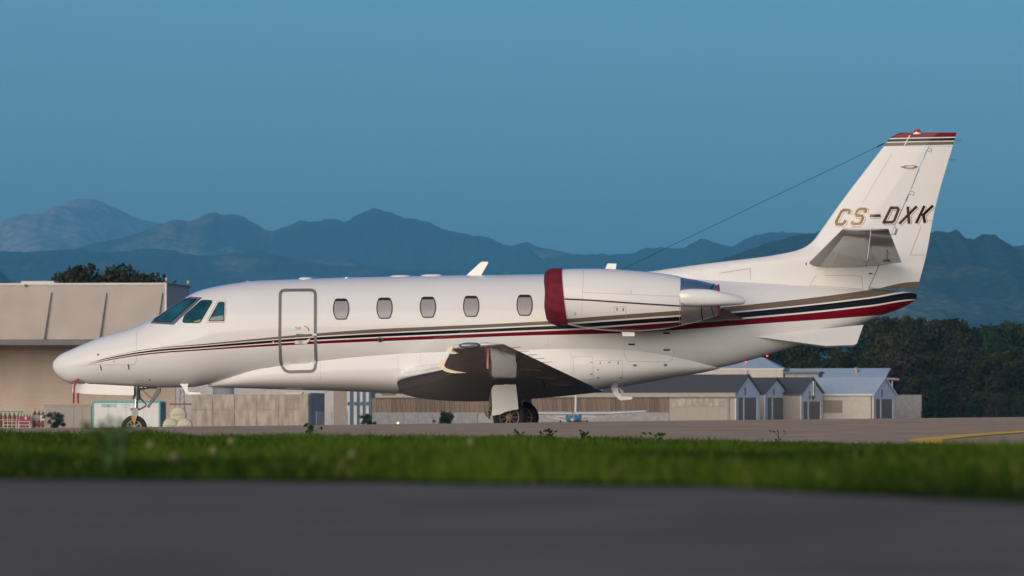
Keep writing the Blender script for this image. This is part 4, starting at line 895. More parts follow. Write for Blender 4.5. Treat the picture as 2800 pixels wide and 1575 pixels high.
# ---------------------------------------------------------------- trees
M['leafdark'] = leafmat('dark_leaves', (.010, .014, .004), (.054, .052, .012)); M['leafgrey'] = leafmat('dry_leaves', (.020, .023, .013), (.058, .050, .026)); M['leafgreen'] = leafmat('green_leaves', (.009, .024, .007), (.032, .060, .016))
M['bark'] = pm('bark', (.05, .04, .03), .9, var=.3, scale=3)
def crown_clumps(seed, h, w, low=.12, n=46):
    R = np.random.default_rng(seed); out = []
    for i in range(n):
        t = R.random()**.8; z = h*(low+(1-low)*t); ww = w*math.sqrt(max(.05, 1-((t-.38)/.66)**2)); a = R.random()*6.283; rr = ww*(.35+.55*R.random())
        out.append((rr*math.cos(a), rr*math.sin(a), z-h*.06, h*(.075+.075*R.random())))
    for i in range(5): out.append(((R.random()-.5)*w*.9, (R.random()-.5)*w, h*(.93+.07*R.random()), h*.06))
    return out
def trunk_mesh(h, r, seed):
    R = np.random.default_rng(seed); mb = MB(); top = (R.normal()*.3, R.normal()*.3, h*.7); mb.tube([(0, 0, -.4), (0, 0, h*.2), top], [r, r*.8, r*.25], 8)
    for k in range(6):
        a = k*1.05+R.random(); z = h*(.25+.07*k); mb.tube([(0, 0, z), (math.cos(a)*h*.14, math.sin(a)*h*.14, z+h*.12), (math.cos(a)*h*.24, math.sin(a)*h*.24, z+h*.2)], [r*.4, r*.25, r*.08], 6)
    o = mb.build('trunk', M['bark'], None, True); me = o.data; bpy.data.objects.remove(o); return me
TH = 15.0; CR = {}
for k in range(4): CR['broad%d' % k] = leaf_cloud('crown', crown_clumps(100+k, TH, 4.3+.4*(k % 2)), 5200, .55, M['leafdark'], 200+k)
CR['dry'] = leaf_cloud('crown', crown_clumps(140, TH, 4.8), 5200, .50, M['leafgrey'], 240); CR['green'] = leaf_cloud('crown', crown_clumps(150, TH, 4.0), 5200, .5, M['leafgreen'], 250)
cone = [( (1-t)*3.6*math.cos(a)*(.5+.5*((i*37) % 10)/10), (1-t)*3.6*math.sin(a)*(.5+.5*((i*53) % 10)/10), TH*(.04+.94*t), TH*.055*(1.25-t*.7)) for i, (t, a) in enumerate([(q/60, q*2.4) for q in range(60)])]
CR['cone'] = leaf_cloud('crown', cone, 5600, .42, M['leafgreen'], 260, 1.0)
TRK = trunk_mesh(TH, .32, 5)
def tree(px, ytop, d, kind, lab, group=None, wide=1.0, ybase=None, name='tree'):
    p = at(px, 1150, d); z0 = float(zg(p[0], p[1])) if ybase is None else CAMZ+(HOR-ybase)/FPX*d; h = CAMZ+(HOR-ytop)/FPX*d-z0; k = h/TH
    t = empty(name, (p[0], p[1], z0), random.random()*6.28, lab, 'tree', group); t.scale = (k*wide, k*wide, k)
    link('crown', CR[kind], t); link('trunk', TRK, t); return t
WG = 'trees of the dark wood beyond the sheds'
WOOD = [(2020, 960, 930, 'broad0', 'low dark tree behind the hip-roofed building, just left of the red roof light'), (2095, 948, 960, 'broad1', 'dark tree behind the blue hip roof, beneath the jet\'s tail'),
        (2165, 930, 985, 'broad2', 'dark tree of the wood directly beneath the ventral strake'), (2238, 915, 950, 'broad3', 'dark tree behind the chimney of the long blue roof, under the strake'),
        (2310, 893, 975, 'broad1', 'dark tree whose top meets the rear edge of the ventral strake'), (2385, 868, 1000, 'green', 'tall green tree showing just behind the ventral strake tip'),
        (2430, 874, 965, 'broad0', 'dark broad tree between the strake tip and the grey dry tree'), (2492, 870, 1010, 'broad2', 'tall tree of the wood right of the strake, above the grey dry tree'),
        (2552, 884, 985, 'broad3', 'dark tree with a lower top behind the pointed green tree'), (2588, 877, 1015, 'broad0', 'tall tree forming the middle peak of the wood edge'),
        (2640, 893, 970, 'broad1', 'dark tree in the dip of the wood edge'), (2690, 899, 1000, 'broad2', 'lowest-topped dark tree of the wood near the right edge'),
        (2738, 885, 960, 'green', 'green tree of the wood above the thin far yellow line'), (2790, 884, 990, 'broad3', 'dark tree of the wood cut by the right edge of the photo'), (2860, 880, 960, 'broad1', 'rightmost tree at the far right end of the dark wood')]
for px, yt, d, kd, lab in WOOD: tree(px, yt, d, kd, lab, WG, 1.12)
for px, yt, d, kd, lab in [(2465, 925, 880, 'dry', 'rounded grey-brown dry tree in front of the wood'), (2300, 960, 890, 'broad2', 'dark low tree between the two blue roofs and the wood'), (2380, 985, 880, 'broad0', 'dark low tree above the pinkish awning'),
                           (2545, 965, 870, 'broad1', 'dark tree in the second row, just behind the tip of the pointed tree'), (2625, 950, 885, 'dry', 'paler brownish tree in the second row of the wood'), (2700, 975, 870, 'broad3', 'dark bushy tree low in the front of the wood'),
                           (2775, 960, 880, 'broad0', 'dark front-row tree of the wood beside the right edge'), (2200, 985, 880, 'broad3', 'dark tree low behind the white building with the hip roof'), (2120, 985, 885, 'broad2', 'dark tree behind the red light on the hip roof')]:
    tree(px, yt, d, kd, lab, WG, 1.25)
tree(2558, 1026, 795, 'cone', 'pointed dark green tree standing at the end of the grey ribbed fence', None, 1.45)
for px, yt, lab in ((2665, 1085, 'low bush right of the pointed green tree'), (2725, 1075, 'low brownish bush at the foot of the wood'), (2790, 1082, 'low bush at the foot of the wood beside the right edge')):
    tree(px, yt, 815, 'dry' if 'brown' in lab else 'green', lab, 'bushes along the foot of the wood', 1.5, None, 'bush')
ug = [(at(p_, 1150, 940)[0], 0, 1.2+1.8*((i*37) % 7)/7, 2.4) for i, p_ in enumerate(range(2020, 2900, 14))]
uo = link('undergrowth', leaf_cloud('undergrowth', ug, 16000, .6, M['leafdark'], 411, 1.0)); uo.location = (0, 840, .3); tag(uo, None, None, None, 'stuff')
for px, yt, wd, lab in ((232, 733, 1.0, 'dark tree crown rising behind the hangar roof, left half of the pair'), (335, 737, 1.1, 'dark tree crown rising behind the hangar roof, right half of the pair'), (175, 756, .8, 'low dark crown at the left end of the trees behind the hangar'), (400, 755, .8, 'low dark crown at the right end of the trees behind the hangar')):
    tree(px, yt, 640, 'broad%d' % (px % 4), lab, 'trees behind the hangar', wd*.8)
# ---------------------------------------------------------------- background buildings
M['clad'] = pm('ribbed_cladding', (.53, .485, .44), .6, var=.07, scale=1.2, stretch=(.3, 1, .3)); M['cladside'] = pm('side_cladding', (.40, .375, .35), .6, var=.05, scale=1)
M['fascia'] = pm('dark_fascia', (.13, .125, .12), .6, var=.1, scale=1); M['lowwall'] = pm('lower_cladding', (.52, .44, .37), .65, var=.10, scale=.5, stretch=(1, 1, .4))
M['conc'] = pm('stained_concrete', (.36, .315, .265), .9, var=.28, scale=2.2, stretch=(1, 1, .3), objrand=.08, bump=.4, bscale=9); M['concgrey'] = pm('grey_concrete', (.30, .30, .30), .9, var=.15, scale=2)
M['cream'] = pm('cream_wall', (.50, .46, .41), .7, var=.06, scale=1.5); M['wwall'] = pm('white_wall', (.68, .65, .62), .7, var=.05, scale=1.5); M['gable'] = pm('gable_panel', (.82, .83, .80), .6, var=.05, scale=2)
M['roofdark'] = pm('slate_roof', (.085, .078, .080), .75, var=.18, scale=6, bump=.4, bscale=12); M['roofblue'] = pm('metal_roof', (.44, .53, .60), .5, .1, var=.08, scale=2)
M['roller'] = pm('grey_roller_door', (.26, .21, .155), .7, var=.1, scale=3); M['plank'] = pm('brown_plank', (.17, .125, .09), .8, var=.22, scale=2.0, objrand=.22, stretch=(2, 2, .4)); M['teal'] = pm('teal_paint', (.07, .34, .33), .5)
M['white2'] = pm('container_white', (.62, .64, .64), .5, var=.04, scale=2); M['bluepost'] = pm('blue_post', (.045, .12, .20), .5); M['beige'] = pm('beige_panel', (.34, .305, .265), .6, var=.05, scale=2)
M['rust'] = pm('red_brown_paint', (.17, .055, .04), .6, var=.2, scale=6); M['crate'] = pm('crimson_panel', (.25, .03, .05), .6, var=.1, scale=4); M['pole'] = pm('pale_steel', (.45, .40, .36), .5, .2)
M['drum'] = pm('pale_drum', (.52, .50, .36), .6, var=.12, scale=3); M['tealglass'] = pm('teal_cockpit', (.03, .16, .20), .25, coat=1.0); M['awning'] = pm('pink_awning', (.34, .20, .18), .7, var=.08, scale=2)
M['ambere'] = pm('amber_globe', (.55, .40, .14), .3, coat=1.0); M['bird'] = pm('black_feathers', (.012, .012, .014), .6)
M['lampred'] = pm('red_lamp_lit', (.5, .02, .02), .4, emit=((1, .05, .04), 3.0)); M['lampwarm'] = pm('warm_lamp_lit', (.6, .5, .3), .4, emit=((1, .72, .36), 1.1))
def zp(py, d): return CAMZ+(HOR-py)/FPX*d
class Bld:
    """a thing whose parts are measured from the photograph; local x runs right along the front, local y away"""
    def __init__(s, name, px, d, alpha, lab, cat, group=None):
        p = at(px, HOR, d); s.z0 = float(zg(p[0], p[1])); s.o = empty(name, (p[0], p[1], s.z0), -alpha, lab, cat, group); s.p = p; s.d = d; s.a = alpha
        s.u = np.array([math.cos(alpha), -math.sin(alpha)]); s.v = np.array([math.sin(alpha), math.cos(alpha)])
    def X(s, px, v=0.0):        # local x of a pixel column on the plane local y = v
        q = s.p[:2]+s.v*v-CAM[:2]; k = (px-1400)/FPX
        # q.x + u.x*t = k*(q.y + u.y*t)
        return (k*q[1]-q[0])/(s.u[0]-k*s.u[1])
    def Z(s, py, x=0.0, v=0.0):
        dd = s.d+s.u[1]*x+s.v[1]*v; return zp(py, dd)-s.z0
    def box(s, nm, x0, x1, y0, y1, z0, z1, mat, par=None):
        return MB().box(((x0+x1)/2, (y0+y1)/2, (z0+z1)/2), (abs(x1-x0), abs(y1-y0), abs(z1-z0))).build(nm, mat, par or s.o)
    def ribs(s, nm, x0, x1, y, z0, z1, n, dep, mat, par=None, vertical=False):
        v = []; f = []; k = 2*n+1
        for i in range(k):
            t = i/(k-1); dd = y-(dep if i % 2 else 0)
            for e in (0, 1):
                v.append((x0+(x1-x0)*t, dd, z0+(z1-z0)*e) if vertical else (x0+(x1-x0)*e, dd, z0+(z1-z0)*t))
            if i: f.append((2*i-2, 2*i-1, 2*i+1, 2*i))
        return obj(nm, v, f, mat, par or s.o)
B_ = Bld('hangar', 454, 540, math.radians(6.4), 'large pale ribbed-metal hangar with a dark overhanging fascia behind the jet\'s nose', 'hangar')
zt, zf1, zf0 = B_.Z(775), B_.Z(928), B_.Z(943)
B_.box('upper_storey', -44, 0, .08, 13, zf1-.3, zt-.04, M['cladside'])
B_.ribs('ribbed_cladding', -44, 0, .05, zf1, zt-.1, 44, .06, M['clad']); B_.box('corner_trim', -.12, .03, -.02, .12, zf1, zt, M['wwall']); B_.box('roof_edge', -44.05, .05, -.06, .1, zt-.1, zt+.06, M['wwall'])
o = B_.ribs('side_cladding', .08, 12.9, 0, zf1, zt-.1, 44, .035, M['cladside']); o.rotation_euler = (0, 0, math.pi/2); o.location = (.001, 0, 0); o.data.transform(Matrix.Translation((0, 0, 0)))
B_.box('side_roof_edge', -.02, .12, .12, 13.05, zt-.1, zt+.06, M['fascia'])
B_.box('fascia_beam', -44, .05, -.1, .3, zf0, zf1, M['fascia']); B_.box('soffit', -44, 0, .3, 9, zf1-.32, zf1-.22, M['fascia'])
B_.box('lower_wall', -44, B_.X(480, 9), 9.05, 9.3, -.5, zf1-.3, M['lowwall']); B_.ribs('lower_cladding', -44, B_.X(480, 9), 9.0, -.4, zf1-.3, 56, .05, M['lowwall'])
for (xa, ya, xb, yb) in ((141.5, 799, 122.5, 927), (292, 801, 274.5, 926), (445, 801, 428, 926), (-12, 799, -30, 926)):
    mb = MB(); mb.tube([(B_.X(xa), -.12, B_.Z(ya)), (B_.X(xb), -.2, B_.Z(yb))], [.05, .085], 8); mb.build('slanted_strut', M['fascia'], B_.o)
B_.box('roof_box', B_.X(55), B_.X(145), .4, 3, zt, B_.Z(767.5), M['wwall'])
mb = MB().box((B_.X(70), -.15, B_.Z(779.5)), (.22, .25, .18)); mb.build('wall_lamp', M['fascia'], B_.o)
for px, v in ((453, .3), (514.5, 12.6)):
    x = 0.0-.05; zb = zt+.06; mb = MB(); mb.tube([(x, v, zb), (x, v, zb+.22)], .03, 6); lp = mb.build('light_post', M['fascia'], B_.o)
    MB().lathe((x, v, zb+.2), (0, 0, 1), [(0, .10), (.08, .13), (.2, .13), (.3, .08), (.34, .03)], 14).build('obstruction_light', M['ambere'], lp, True)
# bird on the hangar roof: one body with beak and tail
bp0 = B_.o.matrix_world
bo = empty('bird', (0, 0, 0), 0, 'small black bird perched on the dark side edge of the hangar roof', 'bird')
q = np.array([B_.p[0], B_.p[1]])+B_.v*4.5+B_.u*.05; bo.location = (q[0], q[1], B_.z0+zt+.06); bo.rotation_euler = (0, 0, .4)
MB().tube([(-.30, 0, .05), (-.16, 0, .12), (-.03, 0, .20), (.07, 0, .28), (.10, 0, .34), (.15, 0, .355), (.21, 0, .345)], [.015, .04, .085, .075, .055, .045, .006], 10).build('body', M['bird'], bo, True)
mb = MB(); mb.tube([(0, -.03, .14), (.0, -.03, 0)], .01, 5); mb.tube([(0, .03, .14), (.0, .03, 0)], .01, 5); mb.build('legs', M['bird'], bo)
# containers in front of the hangar
C1 = Bld('storage_container', 250, 522, 0, 'low beige storage unit with four wall panels between the bush and the white teal-framed container', 'container')
w_ = C1.X(121); zt = C1.Z(1110); C1.box('body', w_, 0, .03, 2.4, -.5, zt, M['beige']); C1.box('roof_rim', w_-.05, .05, -.06, 2.45, zt, zt+.18, M['beige'])
js = [121, 153, 203, 226, 250]
for a, b in zip(js[:-1], js[1:]): C1.box('wall_panel', C1.X(a)+.04, C1.X(b)-.04, -.02, .03, -.45, zt-.05, M['beige'])
C2 = Bld('shipping_container', 437, 520, math.radians(9), 'white container with teal frame and teal maker\'s name behind the nose wheel', 'container')
w_ = C2.X(254); zt = C2.Z(1096.5); C2.box('body', w_, 0, .04, 2.5, -.5, zt-.02, M['white2']); C2.box('side_panel', -.003, .03, .1, 2.45, -.5, zt-.1, M['concgrey'])
js = [254, 296, 345, 393, 437]
for a, b in zip(js[:-1], js[1:]): C2.box('wall_panel', C2.X(a)+.02, C2.X(b)-.02, -.01, .04, -.4, zt-.2, M['white2'])
C2.box('frame_beam', w_-.05, .06, -.05, .12, zt-.16, zt+.04, M['teal']); C2.box('frame_post', w_-.06, w_+.11, -.052, .1, -.5, zt-.16, M['teal']); C2.box('frame_post', -.11, .06, -.052, .1, -.5, zt-.16, M['teal'])
o = text_on('SIEMENS', 277, 1113.6, 8.2, lambda px, py, off: (C2.X(px), -.025, C2.Z(py, C2.X(px))), 0, M['teal'], 'lettering', C2.o, .0, .95)
for (a, b, y) in ((334, 356, 1107), (334, 352, 1113), (368, 412, 1107.5), (372, 415, 1112.5)): C2.box('print_line', C2.X(a), C2.X(b), -.022, -.012, C2.Z(y+1), C2.Z(y), M['concgrey'])
# racks of gas bottles
def bottle_rack(px0, px1, ytop, d, nb, lab, cap, bmat, topmat):
    R_ = Bld('bottle_rack', px0, d, 0, lab, 'bottle rack', 'racks of gas bottles beside the hangar'); w_ = R_.X(px1); zt = R_.Z(ytop)
    mb = MB()
    for x in (0, w_):
        for y in (0, .9): mb.box((x, y, zt/2-.2), (.06, .06, zt+.4))
    for z in (.1, zt*.55): mb.box((w_/2, 0, z), (w_, .05, .05)); mb.box((w_/2, .9, z), (w_, .05, .05))
    mb.build('frame', M['pole'], R_.o)
    if cap: R_.box('top_sheet', -.1, w_+.15, -.15, 1.05, zt, zt+.10, topmat)
    for i in range(nb):
        for y in (.25, .65):
            x = w_*(i+.5)/nb; b = MB().lathe((x, y, .05), (0, 0, 1), [(0, w_/nb*.36), (zt*.70, w_/nb*.38), (zt*.80, w_/nb*.25), (zt*.83, w_/nb*.12)], 10).build('gas_bottle', bmat, R_.o, True)
            MB().lathe((x, y, .05+zt*.82), (0, 0, 1), [(0, w_/nb*.16), (zt*.12, w_/nb*.15)], 8).build('valve_cap', topmat, b)
    return R_
bottle_rack(-30, 56, 1127, 512, 7, 'open rack of reddish-brown gas bottles under a teal top sheet at the left edge', True, M['rust'], M['teal'])
R2 = bottle_rack(53, 85, 1131, 510, 4, 'crimson-fronted crate of gas bottles with teal valve caps', False, M['rust'], M['teal']); w_ = R2.X(85)
R2.box('front_panel', 0, w_, -.06, -.02, .45, R2.Z(1139.5), M['crate']); R2.box('paper_tag', w_*.48, w_*.62, -.09, -.06, R2.Z(1147), R2.Z(1139), M['white2'])
R3 = bottle_rack(88, 122, 1118, 511, 3, 'tall wire-framed rack holding pale boxes above red bottles', False, M['rust'], M['pole']); w_ = R3.X(122)
R3.box('pale_box', w_*.05, w_*.55, .1, .8, R3.Z(1150), R3.Z(1135), M['beige']); R3.box('pale_box', w_*.6, w_*.95, .1, .8, R3.Z(1150), R3.Z(1136), M['white2']); R3.box('front_panel', w_*.25, w_*.9, -.06, -.02, .25, R3.Z(1156), M['crate'])
for a, b, lab in ((10, 44, 'white tube rail in front of the brown bottle rack'), (50, 82, 'white tube rail in front of the crimson bottle crate')):
    R_ = Bld('guard_rail', a, 505, 0, lab, 'rail', 'white guard rails by the bottle racks'); w_ = R_.X(b); zt = R_.Z(1152.5); mb = MB(); mb.tube([(0, 0, -.4), (0, 0, zt), (w_, 0, zt), (w_, 0, -.4)], .035, 8); mb.build('hoop', M['wwall'], R_.o)
    MB().tube([(0, 0, zt*.55), (w_, 0, zt*.55)], .03, 8).build('mid_rail', M['wwall'], R_.o)
def bush(px0, px1, ytop, d, lab, seed):
    p = at((px0+px1)/2, HOR, d); z0 = float(zg(p[0], p[1])); wd = (px1-px0)/FPX*d; h = zp(ytop, d)-z0; R = np.random.default_rng(seed)
    cl = [(R.normal()*wd*.22, R.normal()*wd*.2, h*(.08+.8*R.random()**1.1), wd*(.13+.08*R.random())) for _ in range(26)]
    t = empty('bush', (p[0], p[1], z0), 0, lab, 'bush', 'dark bushes on the far side of the apron'); link('foliage', leaf_cloud('foliage', cl, 4200, wd*.055, M['leafgreen'], seed+1, .9), t)
    mb = MB()
    for k in range(5): mb.tube([(0, 0, -.2), (R.normal()*wd*.12, R.normal()*wd*.1, h*.5), (R.normal()*wd*.25, R.normal()*wd*.2, h*.9)], [.03, .02, .008], 5)
    mb.build('stems', M['bark'], t)
bush(132, 178, 1123, 500, 'spiky dark bush in front of the beige storage unit', 301); bush(988, 1024, 1131, 560, 'round dark bush below the blue posts', 302); bush(1196, 1242, 1123, 600, 'dark bush in front of the brown plank wall, left of the main wheels', 303)
# round drums
for px, py, r, d, lab in ((465, 1164, 20.5, 505, 'pale round drum at the bottom left of the stack of three'), (504, 1164, 20.5, 505, 'pale round drum at the bottom right of the stack of three'), (487, 1134.5, 21.5, 505.4, 'pale round drum on top of the stack of three')):
    c = at(px, py, d); k = r/FPX*d; o = MB().lathe(c, (0, 1, 0), [(0, k*.80), (.05, k*.93), (.1, k), (1.3, k), (1.4, k*.9)], 32).build('drum', M['drum'], None, True); tag(o, lab, 'drum', 'stacked pale drums')
    r2 = MB(); r2.box((c[0], c[1]-.02, c[2]), (k*1.5, .03, .03)); r2.build('end_strap', M['fascia'], o)
K_ = Bld('wire_cage', 461, 509, 0, 'rusty open wire cage standing behind the stacked pale drums', 'cage'); w_ = K_.X(519); zt = K_.Z(1106); mb = MB()
for x in np.linspace(0, w_, 9): mb.box((x, 2.2, zt/2-.2), (.022, .022, zt+.4))
for z in np.linspace(.3, zt, 6): mb.box((w_/2, 2.2, z), (w_, .022, .022))
mb.build('mesh_panel', M['pole'], K_.o); K_.box('top_bar', -.05, w_+.05, 2.15, 2.3, zt-.03, zt+.1, M['rust'])
# concrete wall and the white shed behind it
W_ = Bld('concrete_wall', 845, 515, math.radians(13), 'long stained concrete panel wall under the front of the jet', 'wall'); w_ = W_.X(521); zt = W_.Z(1078)
W_.box('core', w_, -.02, .06, .35, -.6, zt-.03, M['conc']); W_.box('end_return', -.05, .02, .36, 5.4, -.6, zt+.12, M['concgrey']); W_.box('end_pillar', W_.X(823), -.051, -.08, .3, -.6, zt+.05, M['conc'])
js = np.linspace(521, 823, 6)
for a, b in zip(js[:-1], js[1:]):
    for z0_, z1_ in ((-.6, zt*.52), (zt*.52+.03, zt)): W_.box('concrete_panel', W_.X(a)+.015, W_.X(b)-.015, -.03, .05, z0_, z1_, M['conc'])
SH = Bld('white_shed', 912, 600, math.radians(4), 'white corrugated shed behind the concrete wall, mostly hidden by the jet', 'building'); w_ = SH.X(481); zt = SH.Z(1008)
SH.box('walls', w_, 0, .05, 12, -.5, zt, M['wwall']); SH.ribs('corrugated_wall', w_, 0, .04, -.4, zt, 60, .04, M['wwall']); MB().prism([(w_-.3, -.4, zt), (w_-.3, 12.4, zt), (w_-.3, 6, zt+1.6)], (-w_+.6, 0, 0)).build('roof', M['roofblue'], SH.o)
TK = Bld('white_tank', 611, 575, 0, 'white cylindrical tank behind the concrete wall under the cabin door', 'tank'); mb = MB(); r_ = 29/FPX*575; mb.lathe((0, 0, 0), (0, 0, 1), [(-.5, r_), (TK.Z(1035), r_), (TK.Z(1031), r_*.6), (TK.Z(1030), .1)], 32); mb.build('shell', M['wwall'], TK.o, True)
MB().lathe((0, 0, TK.Z(1062)), (0, 0, 1), [(0, r_+.03), (.08, r_+.03)], 32).build('hoop_band', M['concgrey'], TK.o)
FRM = Bld('lattice_mast', 498, 560, 0, 'dark slender lattice mast in front of the sunlit white shed wall', 'mast'); mb = MB(); h_ = FRM.Z(1062)
for x in (-.28, .28): mb.tube([(x*1.25, 0, -.5), (x*.6, 0, h_)], .03, 6)
for k in range(7):
    a, b = -.5+(h_+.5)*k/7, -.5+(h_+.5)*(k+1)/7; mb.tube([(-.33+.02*k, 0, a), (.31-.02*k, 0, b)], .018, 5)
mb.build('lattice', M['rust'], FRM.o)
# blue-posted open bay
PB = Bld('open_bay', 1016, 565, 0, 'open bay with tall blue posts and white panels between, behind the belly', 'building'); zt = PB.Z(1045)
PB.box('back_wall', PB.X(912), 0, 1.2, 1.4, -.5, zt, M['beige']); PB.box('beige_panel', PB.X(912), PB.X(948), -.05, .1, -.5, zt, M['beige'])
for a, b in ((957, 966), (976, 983), (992, 999), (1009, 1015.5)): PB.box('blue_post', PB.X(a), PB.X(b), -.12, .12, -.5, zt, M['bluepost'])
for a, b in ((948.5, 956.5), (966.5, 975.5), (983.5, 991.5), (999.5, 1008.5)):
    PB.box('white_panel', PB.X(a), PB.X(b), .0, .1, -.5, zt, M['wwall']); PB.box('wall_box', PB.X(a)+.06, PB.X(b)-.02, -.14, -.005, PB.Z(1108), PB.Z(1099), M['bluepost'])
PB.box('roof_beam', PB.X(910), .1, -.15, 1.5, zt+.002, zt+.35, M['concgrey'])
GB = Bld('barrier_wall', 1305, 690, math.radians(10), 'low grey concrete barrier along the foot of the brown plank wall', 'wall'); GB.box('wall', GB.X(890), 0, 0, .3, -.6, GB.Z(1131), M['concgrey'])
for a in np.arange(900, 1300, 40): GB.box('joint_post', GB.X(a), GB.X(a+3), -.06, -.005, -.6, GB.Z(1129), M['concgrey'])
FC = Bld('mesh_fence', 950, 500, 0, 'thin grey wire-mesh fence beside the end of the concrete wall', 'fence'); w_ = FC.X(865); zt = FC.Z(1127); mb = MB()
for x in np.linspace(w_, 0, 24): mb.box((x, 0, zt/2-.2), (.012, .012, zt+.4))
for z in np.linspace(.1, zt, 8): mb.box((w_/2, 0, z), (-w_, .012, .012))
mb.build('mesh', M['concgrey'], FC.o)
for x in (w_, w_/2, 0): FC.box('post', x-.03, x+.03, .02, .09, -.5, zt+.08, M['concgrey'])
LT = Bld('ground_lamp', 1088, 610, 0, 'small glowing warm lamp at ground level between the two bushes', 'lamp'); mb = MB().tube([(0, 0, -.4), (0, 0, LT.Z(1161))], .05, 8); mb.build('stand', M['fascia'], LT.o)
MB().lathe((0, -.1, LT.Z(1156.5)), (0, 1, 0), [(0, .09), (.04, .12), (.12, .1), (.16, .04)], 16).build('lamp_head', M['lampwarm'], LT.o, True)
# the row of gabled sheds on the right
AL = math.radians(22)
def gable_shed(pxA, pxB, d, ye, yr, length, lab, roofm, wallm, ydoor, name='gabled_shed'):
    """pxA front right corner, pxB the far corner of the visible gable end; ye eave, yr ridge pixels"""
    G = Bld(name, pxA, d, AL, lab, 'shed', 'gabled sheds across the apron')
    k = (pxB-1400)/FPX; q = G.p[:2]-CAM[:2]; wd = (k*q[1]-q[0])/(G.v[0]-k*G.v[1]); ze = G.Z(ye); zr = G.Z(yr, 0, wd/2)
    G.wd, G.ze, G.zr = wd, ze, zr
    MB().prism([(-length, .02, -.6), (-length, wd, -.6), (-length, wd, ze), (-length, wd/2, zr-.12), (-length, .02, ze)], (length-.02, 0, 0)).build('walls', wallm, G.o)
    ov = .35; dz = (zr-ze)/(wd/2)*ov
    for s in (0, 1):
        y0, y1 = (-ov, wd/2) if s == 0 else (wd+ov, wd/2)
        mb = MB(); mb.add([(-length, y0, ze-dz), (.25, y0, ze-dz), (.25, y1, zr), (-length, y1, zr), (-length, y0, ze-dz+.12), (.25, y0, ze-dz+.12), (.25, y1, zr+.12), (-length, y1, zr+.12)], [(0, 1, 2, 3), (4, 7, 6, 5), (0, 4, 5, 1), (1, 5, 6, 2), (2, 6, 7, 3), (3, 7, 4, 0)]); mb.build('roof', roofm, G.o)
    zd = G.Z(ydoor); G.zd = zd
    MB().prism([(.0, 0, zd), (.0, wd, zd), (.0, wd, ze-.02), (.0, wd/2, zr-.15), (.0, 0, ze-.02)], (.09, 0, 0)).build('gable_panel', M['gable'], G.o)
    G.box('roller_door', .0, .04, wd*.12, wd*.88, -.5, zd-.03, M['roller']); G.box('door_post', 0, .14, -.05, wd*.11, -.6, zd-.01, M['wwall']); G.box('door_post', 0, .14, wd*.89, wd+.05, -.6, zd-.01, M['gable']); G.box('door_post', .05, .12, wd*.32, wd*.36, -.6, zd-.035, M['gable'])
    G.box('gable_vent', .092, .12, wd*.36, wd*.42, zd+.3, zd+(zr-zd)*.45, M['winframe'])
    for s in (0, 1):
        a = Vector((.26, -ov if s == 0 else wd+ov, ze-dz-.05)); b = Vector((.26, wd/2, zr-.05)); mb = MB(); mb.add([a, a+Vector((.05, 0, 0)), b+Vector((.05, 0, 0)), b, a+Vector((0, 0, .26)), a+Vector((.05, 0, .26)), b+Vector((.05, 0, .26)), b+Vector((0, 0, .26))], [(0, 1, 2, 3), (4, 7, 6, 5), (0, 4, 5, 1), (1, 5, 6, 2), (2, 6, 7, 3), (3, 7, 4, 0)]); mb.build('barge_board', M['fascia'] if roofm is M['roofdark'] else M['gable'], G.o)
    return G
G1 = gable_shed(2010, 2075, 750, 1073, 1026, 51, 'long slate-roofed shed with brown plank walls running behind the main gear', M['roofdark'], M['beige'], 1087, 'plank_shed')
G1.box('eave_gutter', -51, .2, -.42, -.05, G1.Z(1086), G1.Z(1074), M['beige'])
xs_ = [G1.X(p) for p in np.linspace(1017, 1830, 62)]; pme = None
for a, b in zip(xs_[:-1], xs_[1:]):
    wd = (xs_[-1]-xs_[0])/61
    if pme is None: o = G1.box('plank', -wd/2+.02, wd/2-.02, -.06+0, .0, 0, G1.Z(1087)-1.0, M['plank']); pme = o.data
    else: o = link('plank', pme, G1.o)
    o.location = ((a+b)/2, -random.random()*.03, 1.0)
G1.box('plinth', xs_[0], xs_[-1], -.10, .01, -.6, .99, M['concgrey']); G1.box('corner_bay', G1.X(1835), G1.X(1990), -.08, .015, -.6, G1.Z(1113), M['beige']); G1.box('upper_bay', G1.X(1835), G1.X(1990), -.06, .015, G1.Z(1112), G1.Z(1089), M['conc'])
mb = MB(); mb.tube([(G1.X(1993), -.15, -.4), (G1.X(1993), -.15, G1.Z(1082)), (G1.X(1985), -.3, G1.Z(1080))], .07, 8); mb.build('downpipe', M['pole'], G1.o)
G2 = gable_shed(2089.5, 2151, 766, 1074, 1035, 14, 'slate-roofed shed with pale gable, second from the jet\'s tail side', M['roofdark'], M['beige'], 1087)
G3 = gable_shed(2188.5, 2248, 772, 1076, 1034, 18, 'dark-roofed shed with a shiny metal flue on its pale gable', M['roofdark'], M['beige'], 1098)
MB().tube([(.3, G3.wd*.5, G3.Z(1082)), (.3, G3.wd*.5, G3.Z(1042))], .32, 12).build('metal_flue', M['chrome'], G3.o, True); MB().tube([(.3, G3.wd*.5, G3.Z(1093)), (.3, G3.wd*.5, G3.Z(1082))], [.08, .3], 12).build('flue_funnel', M['steel'], G3.o, True)
G4 = gable_shed(2386.5, 2446, 778, 1079, 1034, 12, 'shed with bright blue-grey metal roof and white walls ending the row', M['roofblue'], M['cream'], 1091)
